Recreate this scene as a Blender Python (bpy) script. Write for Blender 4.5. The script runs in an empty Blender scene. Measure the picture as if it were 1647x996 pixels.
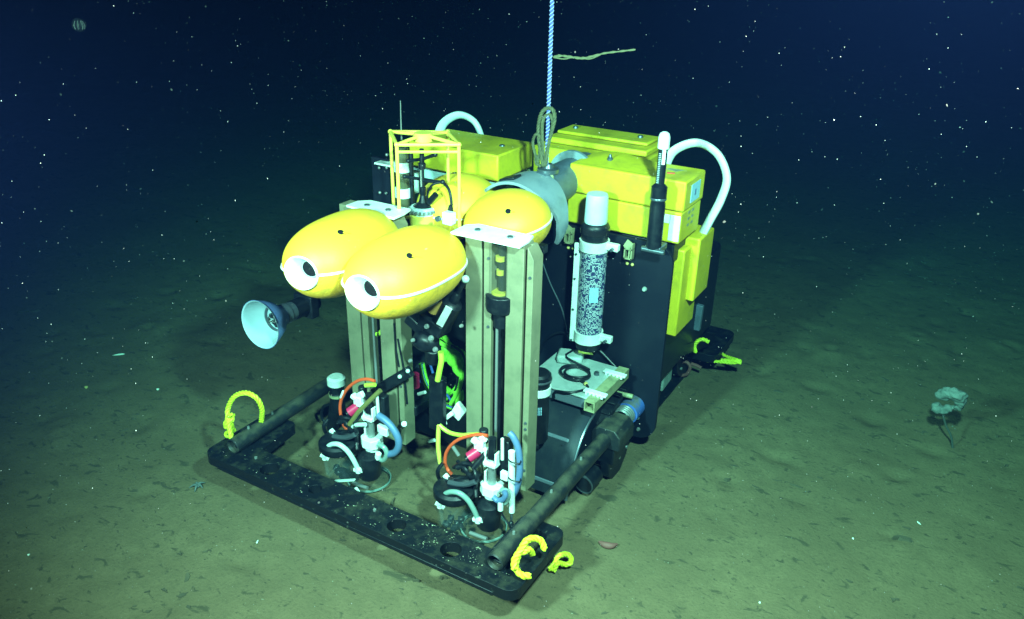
import bpy, bmesh, math, random
from mathutils import Vector, Matrix, Euler, noise
from mathutils.geometry import tessellate_polygon
random.seed(7)
SC = bpy.context.scene
COL = SC.collection
R = math.radians
GZ = -0.07                                   # level of the seabed

# ------------------------------------------------------------------ camera
CF, CX, CY, CZ, PI_, YA, RO = 1316.7469, 1.98142, -2.00099, 2.37618, 0.43449, 0.53058, 0.02127
_f = Vector((-math.sin(YA)*math.cos(PI_), math.cos(YA)*math.cos(PI_), -math.sin(PI_)))
_r0 = _f.cross(Vector((0, 0, 1))).normalized(); _u0 = _r0.cross(_f)
_r = _r0*math.cos(RO)+_u0*math.sin(RO); _u = -_r0*math.sin(RO)+_u0*math.cos(RO)
CAMPOS = Vector((CX, CY, CZ))
cam = bpy.data.cameras.new('camera'); camo = bpy.data.objects.new('camera', cam); COL.objects.link(camo)
camo.matrix_world = Matrix(((_r.x, _u.x, -_f.x, CX), (_r.y, _u.y, -_f.y, CY), (_r.z, _u.z, -_f.z, CZ), (0, 0, 0, 1)))
cam.sensor_width = 36; cam.lens = CF/1647*36; cam.clip_start = .02; cam.clip_end = 200
SC.camera = camo

def P(px, py, x=None, y=None, z=None):
    """the point of the place seen at a photo pixel, on the plane x=, y= or z="""
    d = _f+_r*((px-823.5)/CF)-_u*((py-498)/CF)
    if x is not None: t = (x-CX)/d.x
    elif y is not None: t = (y-CY)/d.y
    else: t = (z-CZ)/d.z
    return CAMPOS+d*t
def PL(pts, **k): return [P(a, b, **k) for a, b in pts]

# ------------------------------------------------------------------ world: the dark water far away
w = bpy.data.worlds.new('World'); SC.world = w; w.use_nodes = True
bg = w.node_tree.nodes['Background']; bg.inputs[0].default_value = (.0022, .0062, .024, 1); bg.inputs[1].default_value = 1.0

# ------------------------------------------------------------------ the lamps of the diving vehicle that took the picture
def spot(name, loc, tgt, power, angle, blend, radius, col):
    l = bpy.data.lights.new(name, 'SPOT'); l.energy = power; l.spot_size = R(angle); l.spot_blend = blend
    l.shadow_soft_size = radius; l.color = col
    o = bpy.data.objects.new(name, l); COL.objects.link(o); o.location = loc
    o.rotation_euler = (Vector(tgt)-Vector(loc)).to_track_quat('-Z', 'Y').to_euler()
    return o
LC = (.98, 1.0, .90)
spot('vehicle_lamp', (.35, -1.95, 2.2), (.25, 1.5, .55), 1250, 112, .9, .13, LC)
spot('vehicle_lamp', (2.05, -.85, 2.80), (.95, 1.9, .2), 1450, 112, .9, .09, LC)

SC.view_settings.view_transform = 'Standard'; SC.view_settings.look = 'None'
SC.view_settings.exposure = 0.0; SC.view_settings.gamma = 1
SC.render.engine = 'CYCLES'
SC.cycles.use_denoising = True
SC.cycles.max_bounces = 6; SC.cycles.diffuse_bounces = 3; SC.cycles.volume_bounces = 1; SC.cycles.transparent_max_bounces = 12
SC.cycles.caustics_reflective = False; SC.cycles.caustics_refractive = False

# ------------------------------------------------------------------ materials
def mat(name, col, rough=.5, metal=0.0, col2=None, scale=20, lo=.45, hi=.65, bump=0.0, bscale=60, alpha=1.0, trans=0.0, spec=.5, detail=5, dust=None, dlo=1.15, dhi=1.6):
    m = bpy.data.materials.new(name); m.use_nodes = True
    nt = m.node_tree; b = nt.nodes['Principled BSDF']
    b.inputs['Base Color'].default_value = (*col, 1); b.inputs['Roughness'].default_value = rough
    b.inputs['Metallic'].default_value = metal; b.inputs['Alpha'].default_value = alpha
    b.inputs['Transmission Weight'].default_value = trans; b.inputs['Specular IOR Level'].default_value = spec
    tc = nt.nodes.new('ShaderNodeTexCoord')
    if col2 is not None:
        n = nt.nodes.new('ShaderNodeTexNoise'); n.inputs['Scale'].default_value = scale; n.inputs['Detail'].default_value = detail
        n.inputs['Roughness'].default_value = .65
        nt.links.new(tc.outputs['Object'], n.inputs['Vector'])
        mr = nt.nodes.new('ShaderNodeMapRange'); mr.inputs[1].default_value = lo; mr.inputs[2].default_value = hi
        nt.links.new(n.outputs[0], mr.inputs[0])
        mx = nt.nodes.new('ShaderNodeMix'); mx.data_type = 'RGBA'
        mx.inputs[6].default_value = (*col, 1); mx.inputs[7].default_value = (*col2, 1)
        nt.links.new(mr.outputs[0], mx.inputs[0]); nt.links.new(mx.outputs[2], b.inputs['Base Color'])
    if dust:                                     # sediment settled on the upper side of a part
        ge = nt.nodes.new('ShaderNodeNewGeometry'); sz = nt.nodes.new('ShaderNodeSeparateXYZ'); nt.links.new(ge.outputs['Normal'], sz.inputs[0])
        nd = nt.nodes.new('ShaderNodeTexNoise'); nd.inputs['Scale'].default_value = 22; nd.inputs['Detail'].default_value = 5; nt.links.new(tc.outputs['Object'], nd.inputs['Vector'])
        ad = nt.nodes.new('ShaderNodeMath'); ad.operation = 'MULTIPLY_ADD'; ad.inputs[1].default_value = 1.3; nt.links.new(nd.outputs[0], ad.inputs[0]); nt.links.new(sz.outputs[2], ad.inputs[2])
        r2 = nt.nodes.new('ShaderNodeMapRange'); r2.inputs[1].default_value = dlo; r2.inputs[2].default_value = dhi; r2.inputs[4].default_value = .85; nt.links.new(ad.outputs[0], r2.inputs[0])
        m2 = nt.nodes.new('ShaderNodeMix'); m2.data_type = 'RGBA'; m2.inputs[7].default_value = (*dust, 1); nt.links.new(r2.outputs[0], m2.inputs[0])
        if b.inputs['Base Color'].is_linked: nt.links.new(b.inputs['Base Color'].links[0].from_socket, m2.inputs[6])
        else: m2.inputs[6].default_value = (*col, 1)
        nt.links.new(m2.outputs[2], b.inputs['Base Color'])
    if bump:
        n2 = nt.nodes.new('ShaderNodeTexNoise'); n2.inputs['Scale'].default_value = bscale; n2.inputs['Detail'].default_value = 4
        nt.links.new(tc.outputs['Object'], n2.inputs['Vector'])
        bp = nt.nodes.new('ShaderNodeBump'); bp.inputs['Strength'].default_value = bump; bp.inputs['Distance'].default_value = .01
        nt.links.new(n2.outputs[0], bp.inputs['Height']); nt.links.new(bp.outputs[0], b.inputs['Normal'])
    return m
M = {}
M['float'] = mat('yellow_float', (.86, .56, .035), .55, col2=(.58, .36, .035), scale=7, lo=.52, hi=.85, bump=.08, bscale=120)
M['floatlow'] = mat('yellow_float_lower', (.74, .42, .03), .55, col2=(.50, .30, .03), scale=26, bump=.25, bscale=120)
M['foam'] = mat('yellow_foam', (.66, .50, .010), .6, col2=(.40, .32, .020), scale=8, lo=.48, hi=.80, bump=.12, bscale=60)
M['white'] = mat('white_plastic', (.80, .82, .80), .4, col2=(.70, .73, .71), scale=25)
M['pale'] = mat('pale_plastic', (.50, .60, .62), .45, col2=(.43, .53, .55), scale=14)
M['arch'] = mat('white_tube', (.74, .80, .80), .35, col2=(.66, .73, .73), scale=12)
M['tan'] = mat('tan_paint', (.205, .190, .120), .5, col2=(.155, .15, .095), scale=11, bump=.05)
M['tanrail'] = mat('tan_rail', (.30, .29, .16), .55, col2=(.2, .2, .11), scale=30)
M['black'] = mat('black_plastic', (.004, .006, .010), .42, col2=(.010, .013, .016), scale=30, bump=.08, spec=.35)
M['panel'] = mat('dark_panel', (.0035, .0060, .0130), .55, col2=(.006, .009, .016), scale=6, spec=.22)
M['bumper'] = mat('bumper_plastic', (.004, .006, .010), .45, col2=(.11, .12, .085), scale=42, lo=.62, hi=.78, bump=.12, spec=.3, dust=(.035, .036, .025), dlo=1.62, dhi=2.0)
M['pipe'] = mat('dirty_pipe', (.010, .013, .016), .5, col2=(.045, .043, .03), scale=16, lo=.52, hi=.76, bump=.15, dust=(.070, .066, .045), dlo=1.3, dhi=1.8)
M['steel'] = mat('steel', (.24, .25, .25), .3, metal=.4)
M['dsteel'] = mat('dark_steel', (.12, .14, .17), .35, metal=.6)
M['titan'] = mat('blue_grey_housing', (.10, .125, .17), .45, col2=(.07, .09, .12), scale=9)
M['ring'] = mat('grey_hoop', (.22, .26, .31), .4, col2=(.16, .20, .25), scale=10)
M['fender'] = mat('grey_fender', (.014, .020, .030), .5, col2=(.022, .029, .036), scale=12, bump=.06, spec=.35)
M['tray'] = mat('tray_grey', (.42, .47, .46), .5, col2=(.34, .39, .38), scale=18)
M['trayside'] = mat('tray_side', (.13, .16, .20), .5)
M['acrylic'] = mat('clear_acrylic', (.25, .36, .36), .1, alpha=.035)
M['glass'] = mat('clear_tube', (.10, .11, .08), .06, alpha=.25)
M['hosegreen'] = mat('clear_hose', (.22, .32, .30), .25, alpha=.85)
M['hosepale'] = mat('pale_hose', (.55, .66, .62), .3)
M['blue'] = mat('blue_hose', (.09, .155, .30), .4)
M['bluedk'] = mat('blue_cap', (.05, .12, .42), .45, dust=(.13, .125, .085))
M['orange'] = mat('orange_cable', (.75, .085, .025), .4)
M['amber'] = mat('amber_housing', (.42, .22, .06), .35)
M['lime'] = mat('lime_cable', (.50, .75, .06), .4)
M['limeb'] = mat('lime_sheath', (.26, .72, .06), .4, col2=(.14, .48, .03), scale=25)
M['yelcable'] = mat('yellow_cable', (.72, .66, .10), .4)
M['magenta'] = mat('magenta_solenoid', (.55, .02, .09), .4)
M['red'] = mat('red_mark', (.55, .05, .03), .5)
M['yrope'] = mat('yellow_rope', (.78, .80, .03), .6, col2=(.60, .62, .02), scale=60)
M['brope'] = mat('blue_rope', (.085, .095, .42), .7)
M['wrope'] = mat('white_strand', (.38, .40, .62), .7)
M['orope'] = mat('olive_rope', (.10, .095, .045), .75, col2=(.055, .055, .028), scale=60)
M['cage'] = mat('yellow_cage', (.80, .66, .10), .4)
M['bowl'] = mat('lamp_bowl', (.30, .40, .46), .3)
M['bowlout'] = mat('lamp_shell', (.14, .22, .50), .4)
M['lens'] = mat('dark_lens', (.012, .012, .014), .12)
M['lblue'] = mat('pale_blue_label', (.35, .58, .75), .5)
M['sponge'] = mat('sponge', (.16, .185, .17), .9, col2=(.09, .11, .10), scale=14, bump=.5, bscale=50)
M['stalk'] = mat('sponge_stalk', (.05, .06, .05), .9)
M['strand'] = mat('strand', (.13, .125, .065), .8)
M['shell'] = mat('shell', (.75, .75, .66), .5)
M['snow'] = mat('marine_snow', (.20, .21, .20), .9)
M['amberbit'] = mat('amber_bit', (.60, .45, .14), .5)
M['cuke'] = mat('sea_cucumber', (.20, .07, .06), .7)
M['greybit'] = mat('grey_bit', (.22, .26, .24), .8, col2=(.32, .36, .34), scale=40)
M['smoked'] = mat('smoked_tube', (.10, .095, .055), .15, alpha=.75)
M['fluff'] = mat('snow_flake', (.28, .28, .25), .9, alpha=.10)
M['olive'] = mat('olive_tube', (.16, .14, .045), .4)
M['mudbit'] = mat('grey_animal', (.085, .10, .10), .8, col2=(.15, .17, .165), scale=40)
M['coil'] = mat('yellow_coil', (.50, .40, .04), .4)
M['grain'] = mat('sediment_grains', (.22, .21, .14), .9, col2=(.48, .47, .37), scale=40, lo=.5, hi=.75)
M['debris'] = mat('debris', (.070, .057, .034), .95, col2=(.105, .083, .048), scale=8)
M['jelly'] = mat('jelly', (.10, .12, .12), .5, alpha=.06)
M['canal'] = mat('jelly_canal', (.14, .16, .15), .6)

def label_material():
    """rows of small white characters, too small to read, round a dark blue label"""
    m = bpy.data.materials.new('printed_label'); m.use_nodes = True; nt = m.node_tree; b = nt.nodes['Principled BSDF']
    N = nt.nodes.new; L = nt.links.new
    uv = N('ShaderNodeUVMap'); uv.uv_map = 'UVMap'
    def cells(sx, sy, thr):
        mp = N('ShaderNodeVectorMath'); mp.operation = 'MULTIPLY'; mp.inputs[1].default_value = (sx, sy, 1); L(uv.outputs[0], mp.inputs[0])
        fl = N('ShaderNodeVectorMath'); fl.operation = 'FLOOR'; L(mp.outputs[0], fl.inputs[0])
        wn = N('ShaderNodeTexWhiteNoise'); wn.noise_dimensions = '2D'; L(fl.outputs[0], wn.inputs['Vector'])
        gt = N('ShaderNodeMath'); gt.operation = 'GREATER_THAN'; gt.inputs[1].default_value = thr; L(wn.outputs['Value'], gt.inputs[0])
        return mp, gt
    mp, g1 = cells(84, 66, .40); _, g2 = cells(20, 30, .10)
    sp = N('ShaderNodeSeparateXYZ'); L(mp.outputs[0], sp.inputs[0])
    fr = N('ShaderNodeMath'); fr.operation = 'FRACT'; L(sp.outputs[1], fr.inputs[0])
    row = N('ShaderNodeMath'); row.operation = 'GREATER_THAN'; row.inputs[1].default_value = .3; L(fr.outputs[0], row.inputs[0])
    a = N('ShaderNodeMath'); a.operation = 'MULTIPLY'; L(g1.outputs[0], a.inputs[0]); L(g2.outputs[0], a.inputs[1])
    c = N('ShaderNodeMath'); c.operation = 'MULTIPLY'; L(a.outputs[0], c.inputs[0]); L(row.outputs[0], c.inputs[1])
    mx = N('ShaderNodeMix'); mx.data_type = 'RGBA'; mx.inputs[6].default_value = (.028, .038, .12, 1); mx.inputs[7].default_value = (.50, .55, .60, 1)
    L(c.outputs[0], mx.inputs[0]); L(mx.outputs[2], b.inputs['Base Color']); b.inputs['Roughness'].default_value = .4
    return m
M['print'] = label_material()

# ------------------------------------------------------------------ mesh helpers
def arc(pts, n=8):
    """smooth curve through points"""
    pts = [Vector(p) for p in pts]; out = []
    for i in range(len(pts)-1):
        p0 = pts[i-1] if i else pts[0]*2-pts[1]; p1, p2 = pts[i], pts[i+1]
        p3 = pts[i+2] if i+2 < len(pts) else pts[-1]*2-pts[-2]
        for k in range(n):
            t = k/n
            out.append(.5*((2*p1)+(p2-p0)*t+(2*p0-5*p1+4*p2-p3)*t*t+(3*p1-p0-3*p2+p3)*t**3))
    out.append(pts[-1]); return out
def frame(path):
    """parallel-transported normals along a path"""
    T = []
    for i in range(len(path)):
        a = path[max(i-1, 0)]; b = path[min(i+1, len(path)-1)]; T.append((b-a).normalized())
    n = T[0].orthogonal().normalized(); res = []
    for t in T:
        n = (n-t*n.dot(t)); n = n.normalized() if n.length > 1e-6 else t.orthogonal().normalized()
        res.append((t, n, t.cross(n)))
    return res
class MB:
    def __init__(s): s.bm = bmesh.new(); s.uv = None
    def box(s, c, d, rot=None, taper=None):
        m = Matrix.Translation(c) @ (Euler(rot).to_matrix().to_4x4() if rot else Matrix())
        v = []
        for z in (-.5, .5):
            k = taper if (taper and z > 0) else 1
            for x, y in ((-.5, -.5), (.5, -.5), (.5, .5), (-.5, .5)): v.append(s.bm.verts.new(m @ Vector((x*d[0]*k, y*d[1]*k, z*d[2]))))
        for f in ((3, 2, 1, 0), (4, 5, 6, 7), (0, 1, 5, 4), (1, 2, 6, 5), (2, 3, 7, 6), (3, 0, 4, 7)): s.bm.faces.new([v[i] for i in f])
        return s
    def bar(s, a, b, wid, thk, up=(0, 0, 1)):
        a = Vector(a); b = Vector(b); t = (b-a).normalized(); x = t.cross(Vector(up)).normalized(); y = x.cross(t)
        v = []
        for p in (a, b):
            for i, j in ((-1, -1), (1, -1), (1, 1), (-1, 1)): v.append(s.bm.verts.new(p+x*(i*wid/2)+y*(j*thk/2)))
        for f in ((0, 1, 2, 3), (7, 6, 5, 4), (4, 5, 1, 0), (5, 6, 2, 1), (6, 7, 3, 2), (7, 4, 0, 3)): s.bm.faces.new([v[i] for i in f])
        return s
    def tube(s, path, r, n=8, caps=True, prof=None, sq=None):
        path = [Vector(p) for p in path]; fr = frame(path); rings = []
        for i, (p, (t, a, b)) in enumerate(zip(path, fr)):
            rr = prof[i] if prof else r
            rings.append([s.bm.verts.new(p+a*(math.cos(2*math.pi*k/n)*rr)+b*(math.sin(2*math.pi*k/n)*rr*(sq or 1))) for k in range(n)])
        for q0, q1 in zip(rings, rings[1:]):
            for k in range(n): s.bm.faces.new((q0[k], q0[(k+1) % n], q1[(k+1) % n], q1[k]))
        if caps: s.bm.faces.new(rings[0][::-1]); s.bm.faces.new(rings[-1])
        return s
    def cyl(s, a, b, r, r2=None, n=24):
        return s.tube([a, b], r, n, prof=[r, r if r2 is None else r2])
    def lathe(s, prof, o, ax, n=32, sx=1, sy=1, refx=None, arc_=None):
        """prof: (radius, height) pairs, closed by poles where radius = 0"""
        o = Vector(o); t = Vector(ax).normalized(); a = (Vector(refx) if refx else t.orthogonal()); a = (a-t*a.dot(t)).normalized(); b = t.cross(a)
        rings = []
        for r, h in prof:
            if r < 1e-6: rings.append([s.bm.verts.new(o+t*h)])
            else: rings.append([s.bm.verts.new(o+t*h+a*(math.cos(2*math.pi*k/n)*r*sx)+b*(math.sin(2*math.pi*k/n)*r*sy)) for k in range(n)])
        for q0, q1 in zip(rings, rings[1:]):
            for k in range(n):
                k2 = (k+1) % n
                if len(q0) == 1 and len(q1) == 1: continue
                if len(q0) == 1: s.bm.faces.new((q0[0], q1[k2], q1[k]))
                elif len(q1) == 1: s.bm.faces.new((q0[k], q0[k2], q1[0]))
                else: s.bm.faces.new((q0[k], q0[k2], q1[k2], q1[k]))
        return s
    def prism(s, loops, o, ux, uy, thk):
        """2d outline (and holes) with thickness along ux x uy, from o"""
        o = Vector(o); ux = Vector(ux); uy = Vector(uy); nz = ux.cross(uy).normalized()
        flat = [p for l in loops for p in l]
        tri = tessellate_polygon([[Vector((p[0], p[1], 0)) for p in l] for l in loops])
        lo = [s.bm.verts.new(o+ux*p[0]+uy*p[1]) for p in flat]; hi = [s.bm.verts.new(v.co+nz*thk) for v in lo]
        for t in tri:
            try: s.bm.faces.new([hi[i] for i in t]); s.bm.faces.new([lo[i] for i in t][::-1])
            except ValueError: pass
        i0 = 0
        for l in loops:
            n = len(l)
            for k in range(n):
                a, b = i0+k, i0+(k+1) % n
                s.bm.faces.new((lo[a], lo[b], hi[b], hi[a]))
            i0 += n
        return s
    def sheet(s, prof, x0, x1, thk):
        """a bent sheet: (y, z) profile swept from x0 to x1 with thickness"""
        n = len(prof); P2 = [Vector((0, p[0], p[1])) for p in prof]; off = []
        for i in range(n):
            t = (P2[min(i+1, n-1)]-P2[max(i-1, 0)]).normalized(); off.append(P2[i]+Vector((0, -t.z, t.y))*-thk)
        rows = [[s.bm.verts.new(Vector((x, 0, 0))+p) for p in q] for q in (P2, off) for x in (x0, x1)]
        for i in range(n-1):
            s.bm.faces.new((rows[0][i], rows[1][i], rows[1][i+1], rows[0][i+1])); s.bm.faces.new((rows[2][i], rows[2][i+1], rows[3][i+1], rows[3][i]))
            s.bm.faces.new((rows[0][i], rows[0][i+1], rows[2][i+1], rows[2][i])); s.bm.faces.new((rows[1][i], rows[3][i], rows[3][i+1], rows[1][i+1]))
        for i in (0, n-1): s.bm.faces.new((rows[0][i], rows[2][i], rows[3][i], rows[1][i]))
        return s
    def ball(s, c, r, n=2, scl=(1, 1, 1), jit=0):
        g = bmesh.ops.create_icosphere(s.bm, subdivisions=n, radius=r)
        for v in g['verts']:
            if jit: v.co *= 1+jit*noise.noise(v.co/r*1.3+Vector(c)*9)
            v.co = Vector((v.co.x*scl[0], v.co.y*scl[1], v.co.z*scl[2]))+Vector(c)
        return s
    def build(s, name, m, parent=None, bev=0, ang=35, smooth=True, recalc=True, split=False):
        bm = s.bm
        if split:                                    # every loose piece becomes a part of its own
            todo = set(bm.verts); res = None
            while todo:
                st = [todo.pop()]; isl = set(st)
                while st:
                    for e in st.pop().link_edges:
                        for v in e.verts:
                            if v not in isl: isl.add(v); todo.discard(v); st.append(v)
                mb = MB(); mp = {v: mb.bm.verts.new(v.co) for v in isl}
                for f in {f for v in isl for f in v.link_faces}: mb.bm.faces.new([mp[v] for v in f.verts])
                res = mb.build(name, m, parent, bev, ang, smooth, recalc)
            bm.free(); return res
        if recalc: bmesh.ops.recalc_face_normals(bm, faces=bm.faces[:])
        me = bpy.data.meshes.new(name)
        c = Vector((0, 0, 0))
        if bm.verts:
            lo = Vector([min(v.co[i] for v in bm.verts) for i in range(3)]); hi = Vector([max(v.co[i] for v in bm.verts) for i in range(3)]); c = (lo+hi)/2
            if parent is None: c.z = lo.z
        for v in bm.verts: v.co -= c
        bm.to_mesh(me); bm.free()
        if smooth:
            me.shade_smooth(); me.set_sharp_from_angle(angle=R(ang))
        me.materials.append(m if not isinstance(m, str) else M[m])
        o = bpy.data.objects.new(name, me); COL.objects.link(o)
        WL[o.name] = c
        if parent is not None: o.parent = parent; o.location = c-WL[parent.name]
        else: o.location = c
        if bev:
            b = o.modifiers.new('bevel', 'BEVEL'); b.width = bev; b.segments = 2; b.limit_method = 'ANGLE'; b.angle_limit = R(40)
        return o
WL = {}
def tag(o, label=None, cat=None, group=None, kind=None):
    for k, v in (('label', label), ('category', cat), ('group', group), ('kind', kind)):
        if v: o[k] = v
    return o
def empty(name, loc):
    o = bpy.data.objects.new(name, None); o.empty_display_size = .2; COL.objects.link(o); o.location = loc; WL[o.name] = Vector(loc); return o
def rrect(x0, y0, x1, y1, r, n=6, corners=(1, 1, 1, 1)):
    out = []
    for (cx, cy, a0), on in zip(((x0+r, y0+r, 180), (x1-r, y0+r, 270), (x1-r, y1-r, 0), (x0+r, y1-r, 90)), corners):
        if not on: out.append((x0 if a0 in (180, 90) else x1, y0 if a0 in (180, 270) else y1)); continue
        for k in range(n+1):
            a = R(a0+90*k/n); out.append((cx+math.cos(a)*r, cy+math.sin(a)*r))
    return out
def circ(cx, cy, r, n=24): return [(cx+math.cos(2*math.pi*k/n)*r, cy+math.sin(2*math.pi*k/n)*r) for k in range(n)]
def rope(mb, path, Rr, turns_per_m, strands=3, n=6, fat=.56):
    path = [Vector(p) for p in path]; fr = frame(path); d = 0; acc = [0]
    for a, b in zip(path, path[1:]): d += (b-a).length; acc.append(d)
    for k in range(strands):
        pts = []
        for p, (t, a, b), l in zip(path, fr, acc):
            an = 2*math.pi*(k/strands+l*turns_per_m); pts.append(p+(a*math.cos(an)+b*math.sin(an))*Rr*.50)
        mb.tube(pts, Rr*fat, n)
    return mb
def resample(path, step):
    out = [path[0]]; need = step
    for a, b in zip(path, path[1:]):
        L = (b-a).length; pos = 0
        while L-pos >= need: pos += need; out.append(a.lerp(b, pos/L)); need = step
        need -= L-pos
    out.append(path[-1]); return out

# ------------------------------------------------------------------ seabed
def seabed():
    xs = []; 
    def axis(c, near, step, far):
        v = []; x = 0
        while x < far: v.append(x); x += step if x < near else step+(x-near)*.16
        v.append(far); return sorted({round(c+q, 4) for q in v} | {round(c-q, 4) for q in v})
    ax = axis(.4, 3.4, .03, 60); ay = axis(1.4, 3.6, .03, 60)
    rm = random.Random(21); MOUNDS = [(rm.uniform(-3, 3.4), rm.uniform(-1.2, 5.2), rm.uniform(.05, .13), rm.uniform(.010, .028)) for _ in range(46)]
    MOUNDS = [q for q in MOUNDS if not (-1 < q[0] < 1 and -.1 < q[1] < 2.9)]
    bm = bmesh.new(); g = []
    for y in ay:
        row = []
        for x in ax:
            d = math.hypot(x-.3, y-1.2); k = 1/(1+(d/9)**2)
            z = noise.noise(Vector((x*.9, y*.9, 3)))*.012+noise.noise(Vector((x*3.1, y*3.1, 7)))*.008+noise.noise(Vector((x*9, y*9, 1)))*.005
            c = noise.noise(Vector((x*6, y*6, 11)))
            if c > .35: z -= (c-.35)*.05
            if abs(x) < 5 and abs(y) < 6:
                for mx, my, mr, mh in MOUNDS:
                    if abs(x-mx) > 2*mr or abs(y-my) > 2*mr: continue
                    q = ((x-mx)**2+(y-my)**2)/(mr*mr)
                    if q < 4: z += mh*(math.exp(-q*1.5)-1.5*math.exp(-q*14))
            row.append(bm.verts.new((x, y, GZ+z*k)))
        g.append(row)
    for r0, r1 in zip(g, g[1:]):
        for i in range(len(ax)-1): bm.faces.new((r0[i], r0[i+1], r1[i+1], r1[i]))
    m = bpy.data.materials.new('mud'); m.use_nodes = True; nt = m.node_tree; b = nt.nodes['Principled BSDF']; N = nt.nodes.new; L = nt.links.new
    b.inputs['Roughness'].default_value = .95; b.inputs['Specular IOR Level'].default_value = .15
    tc = N('ShaderNodeTexCoord')
    def nz(scale, lo, hi, detail=5, off=0, sc=(1, 1, 1), dist=0):
        mp = N('ShaderNodeMapping'); mp.inputs['Location'].default_value = (off, off*1.7, 0); mp.inputs['Scale'].default_value = sc; L(tc.outputs['Object'], mp.inputs[0])
        n = N('ShaderNodeTexNoise'); n.inputs['Scale'].default_value = scale; n.inputs['Detail'].default_value = detail; n.inputs['Roughness'].default_value = .6
        n.inputs['Distortion'].default_value = dist; L(mp.outputs[0], n.inputs['Vector'])
        r = N('ShaderNodeMapRange'); r.inputs[1].default_value = lo; r.inputs[2].default_value = hi; L(n.outputs[0], r.inputs[0]); return r, n
    def mix(a, fac, col):
        x = N('ShaderNodeMix'); x.data_type = 'RGBA'; L(fac, x.inputs[0])
        if isinstance(a, tuple): x.inputs[6].default_value = (*a, 1)
        else: L(a, x.inputs[6])
        x.inputs[7].default_value = (*col, 1); return x.outputs[2]
    r1, n1 = nz(1.9, .40, .62); c = mix((.172, .124, .068), r1.outputs[0], (.138, .100, .055))
    r2, n2 = nz(14, .40, .70); c = mix(c, r2.outputs[0], (.132, .098, .054))
    r3, n3 = nz(70, .52, .80, 3); c = mix(c, r3.outputs[0], (.106, .080, .046))
    # dark specks of detritus lying along the drift of the current
    r4, n4 = nz(15, .60, .66, 5, 3.3, (.7, 1.2, 1), .8); c = mix(c, r4.outputs[0], (.078, .064, .038))
    r5, n5 = nz(36, .625, .69, 4, 8.1, (.7, 1.2, 1), .6); c = mix(c, r5.outputs[0], (.070, .058, .035))
    r6, n6 = nz(60, .735, .76, 2, 5.7); c = mix(c, r6.outputs[0], (.24, .21, .15))
    L(c, b.inputs['Base Color'])
    bp = N('ShaderNodeBump'); bp.inputs['Strength'].default_value = .30; bp.inputs['Distance'].default_value = .012
    ad = N('ShaderNodeMath'); ad.operation = 'ADD'; L(n2.outputs[0], ad.inputs[0]); L(n3.outputs[0], ad.inputs[1]); L(ad.outputs[0], bp.inputs['Height']); L(bp.outputs[0], b.inputs['Normal'])
    me = bpy.data.meshes.new('seabed'); bm.to_mesh(me); bm.free(); me.shade_smooth(); me.materials.append(m)
    o = bpy.data.objects.new('seabed', me); COL.objects.link(o); tag(o, 'greenish grey mud of the deep seabed with dark specks', 'seabed', kind='structure')
seabed()

# the water: one closed box of even density round everything
mb = MB(); mb.box((0, 0, (4.4+GZ-1)/2), (126, 126, 4.4-(GZ-1)))
hz = bpy.data.materials.new('sea_water'); hz.use_nodes = True; nt = hz.node_tree
nt.nodes.remove(nt.nodes['Principled BSDF'])
pv = nt.nodes.new('ShaderNodeVolumePrincipled'); nt.links.new(pv.outputs[0], nt.nodes['Material Output'].inputs['Volume'])
HD = .45
pv.inputs['Density'].default_value = HD
pv.inputs['Color'].default_value = (.0015, .0039, .0165, 1)
pv.inputs['Absorption Color'].default_value = (.57**2, .905**2, .865**2, 1)
pv.inputs['Anisotropy'].default_value = .3
o = mb.build('haze', hz, smooth=False); tag(o, 'dark blue green sea water round the whole scene', 'water', kind='stuff')
hz.cycles.homogeneous_volume = True

# ------------------------------------------------------------------ marine snow and detritus: nobody could count them
def ico(n):
    b = bmesh.new(); bmesh.ops.create_icosphere(b, subdivisions=n, radius=1); v = [q.co.copy() for q in b.verts]; f = [[q.index for q in p.verts] for p in b.faces]; b.free(); return v, f
def snow(count, seed, mat_, size, label):
    rnd = random.Random(seed); n = 0; V = []; Fc = []; tv, tf = ico(1)
    while n < count:
        t = rnd.uniform(.9, 8.5); px = rnd.uniform(-60, 1707); py = rnd.uniform(-60, 1050)
        d = (_f+_r*((px-823.5)/CF)-_u*((py-498)/CF)); p = CAMPOS+d*t
        if p.z < GZ+.15 or p.z > 4.2 or rnd.random() > (t/8.5)**1.2+.04: continue
        s = size(rnd)*(.35+.17*t); k = len(V); rot = Euler((rnd.random()*6, rnd.random()*6, 0)).to_matrix(); sc = Vector((rnd.uniform(.6, 1.9), rnd.uniform(.7, 1.2), rnd.uniform(.6, 1.3)))*s
        V += [p+rot @ Vector((v.x*sc.x, v.y*sc.y, v.z*sc.z)) for v in tv]; Fc += [[q+k for q in f] for f in tf]; n += 1
    me = bpy.data.meshes.new('marine_snow'); me.from_pydata(V, [], Fc); me.materials.append(M[mat_]); me.shade_smooth()
    o = bpy.data.objects.new('marine_snow', me); COL.objects.link(o); tag(o, label, 'marine snow', kind='stuff')
snow(6500, 11, 'snow', lambda r: (.0004+.0011*r.random()**2.2)*(1 if r.random() < .97 else 1.6), 'pale specks of marine snow drifting in the dark water')
snow(170, 12, 'fluff', lambda r: r.uniform(.002, .0055), 'faint larger flakes of marine snow drifting in the dark water')
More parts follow.
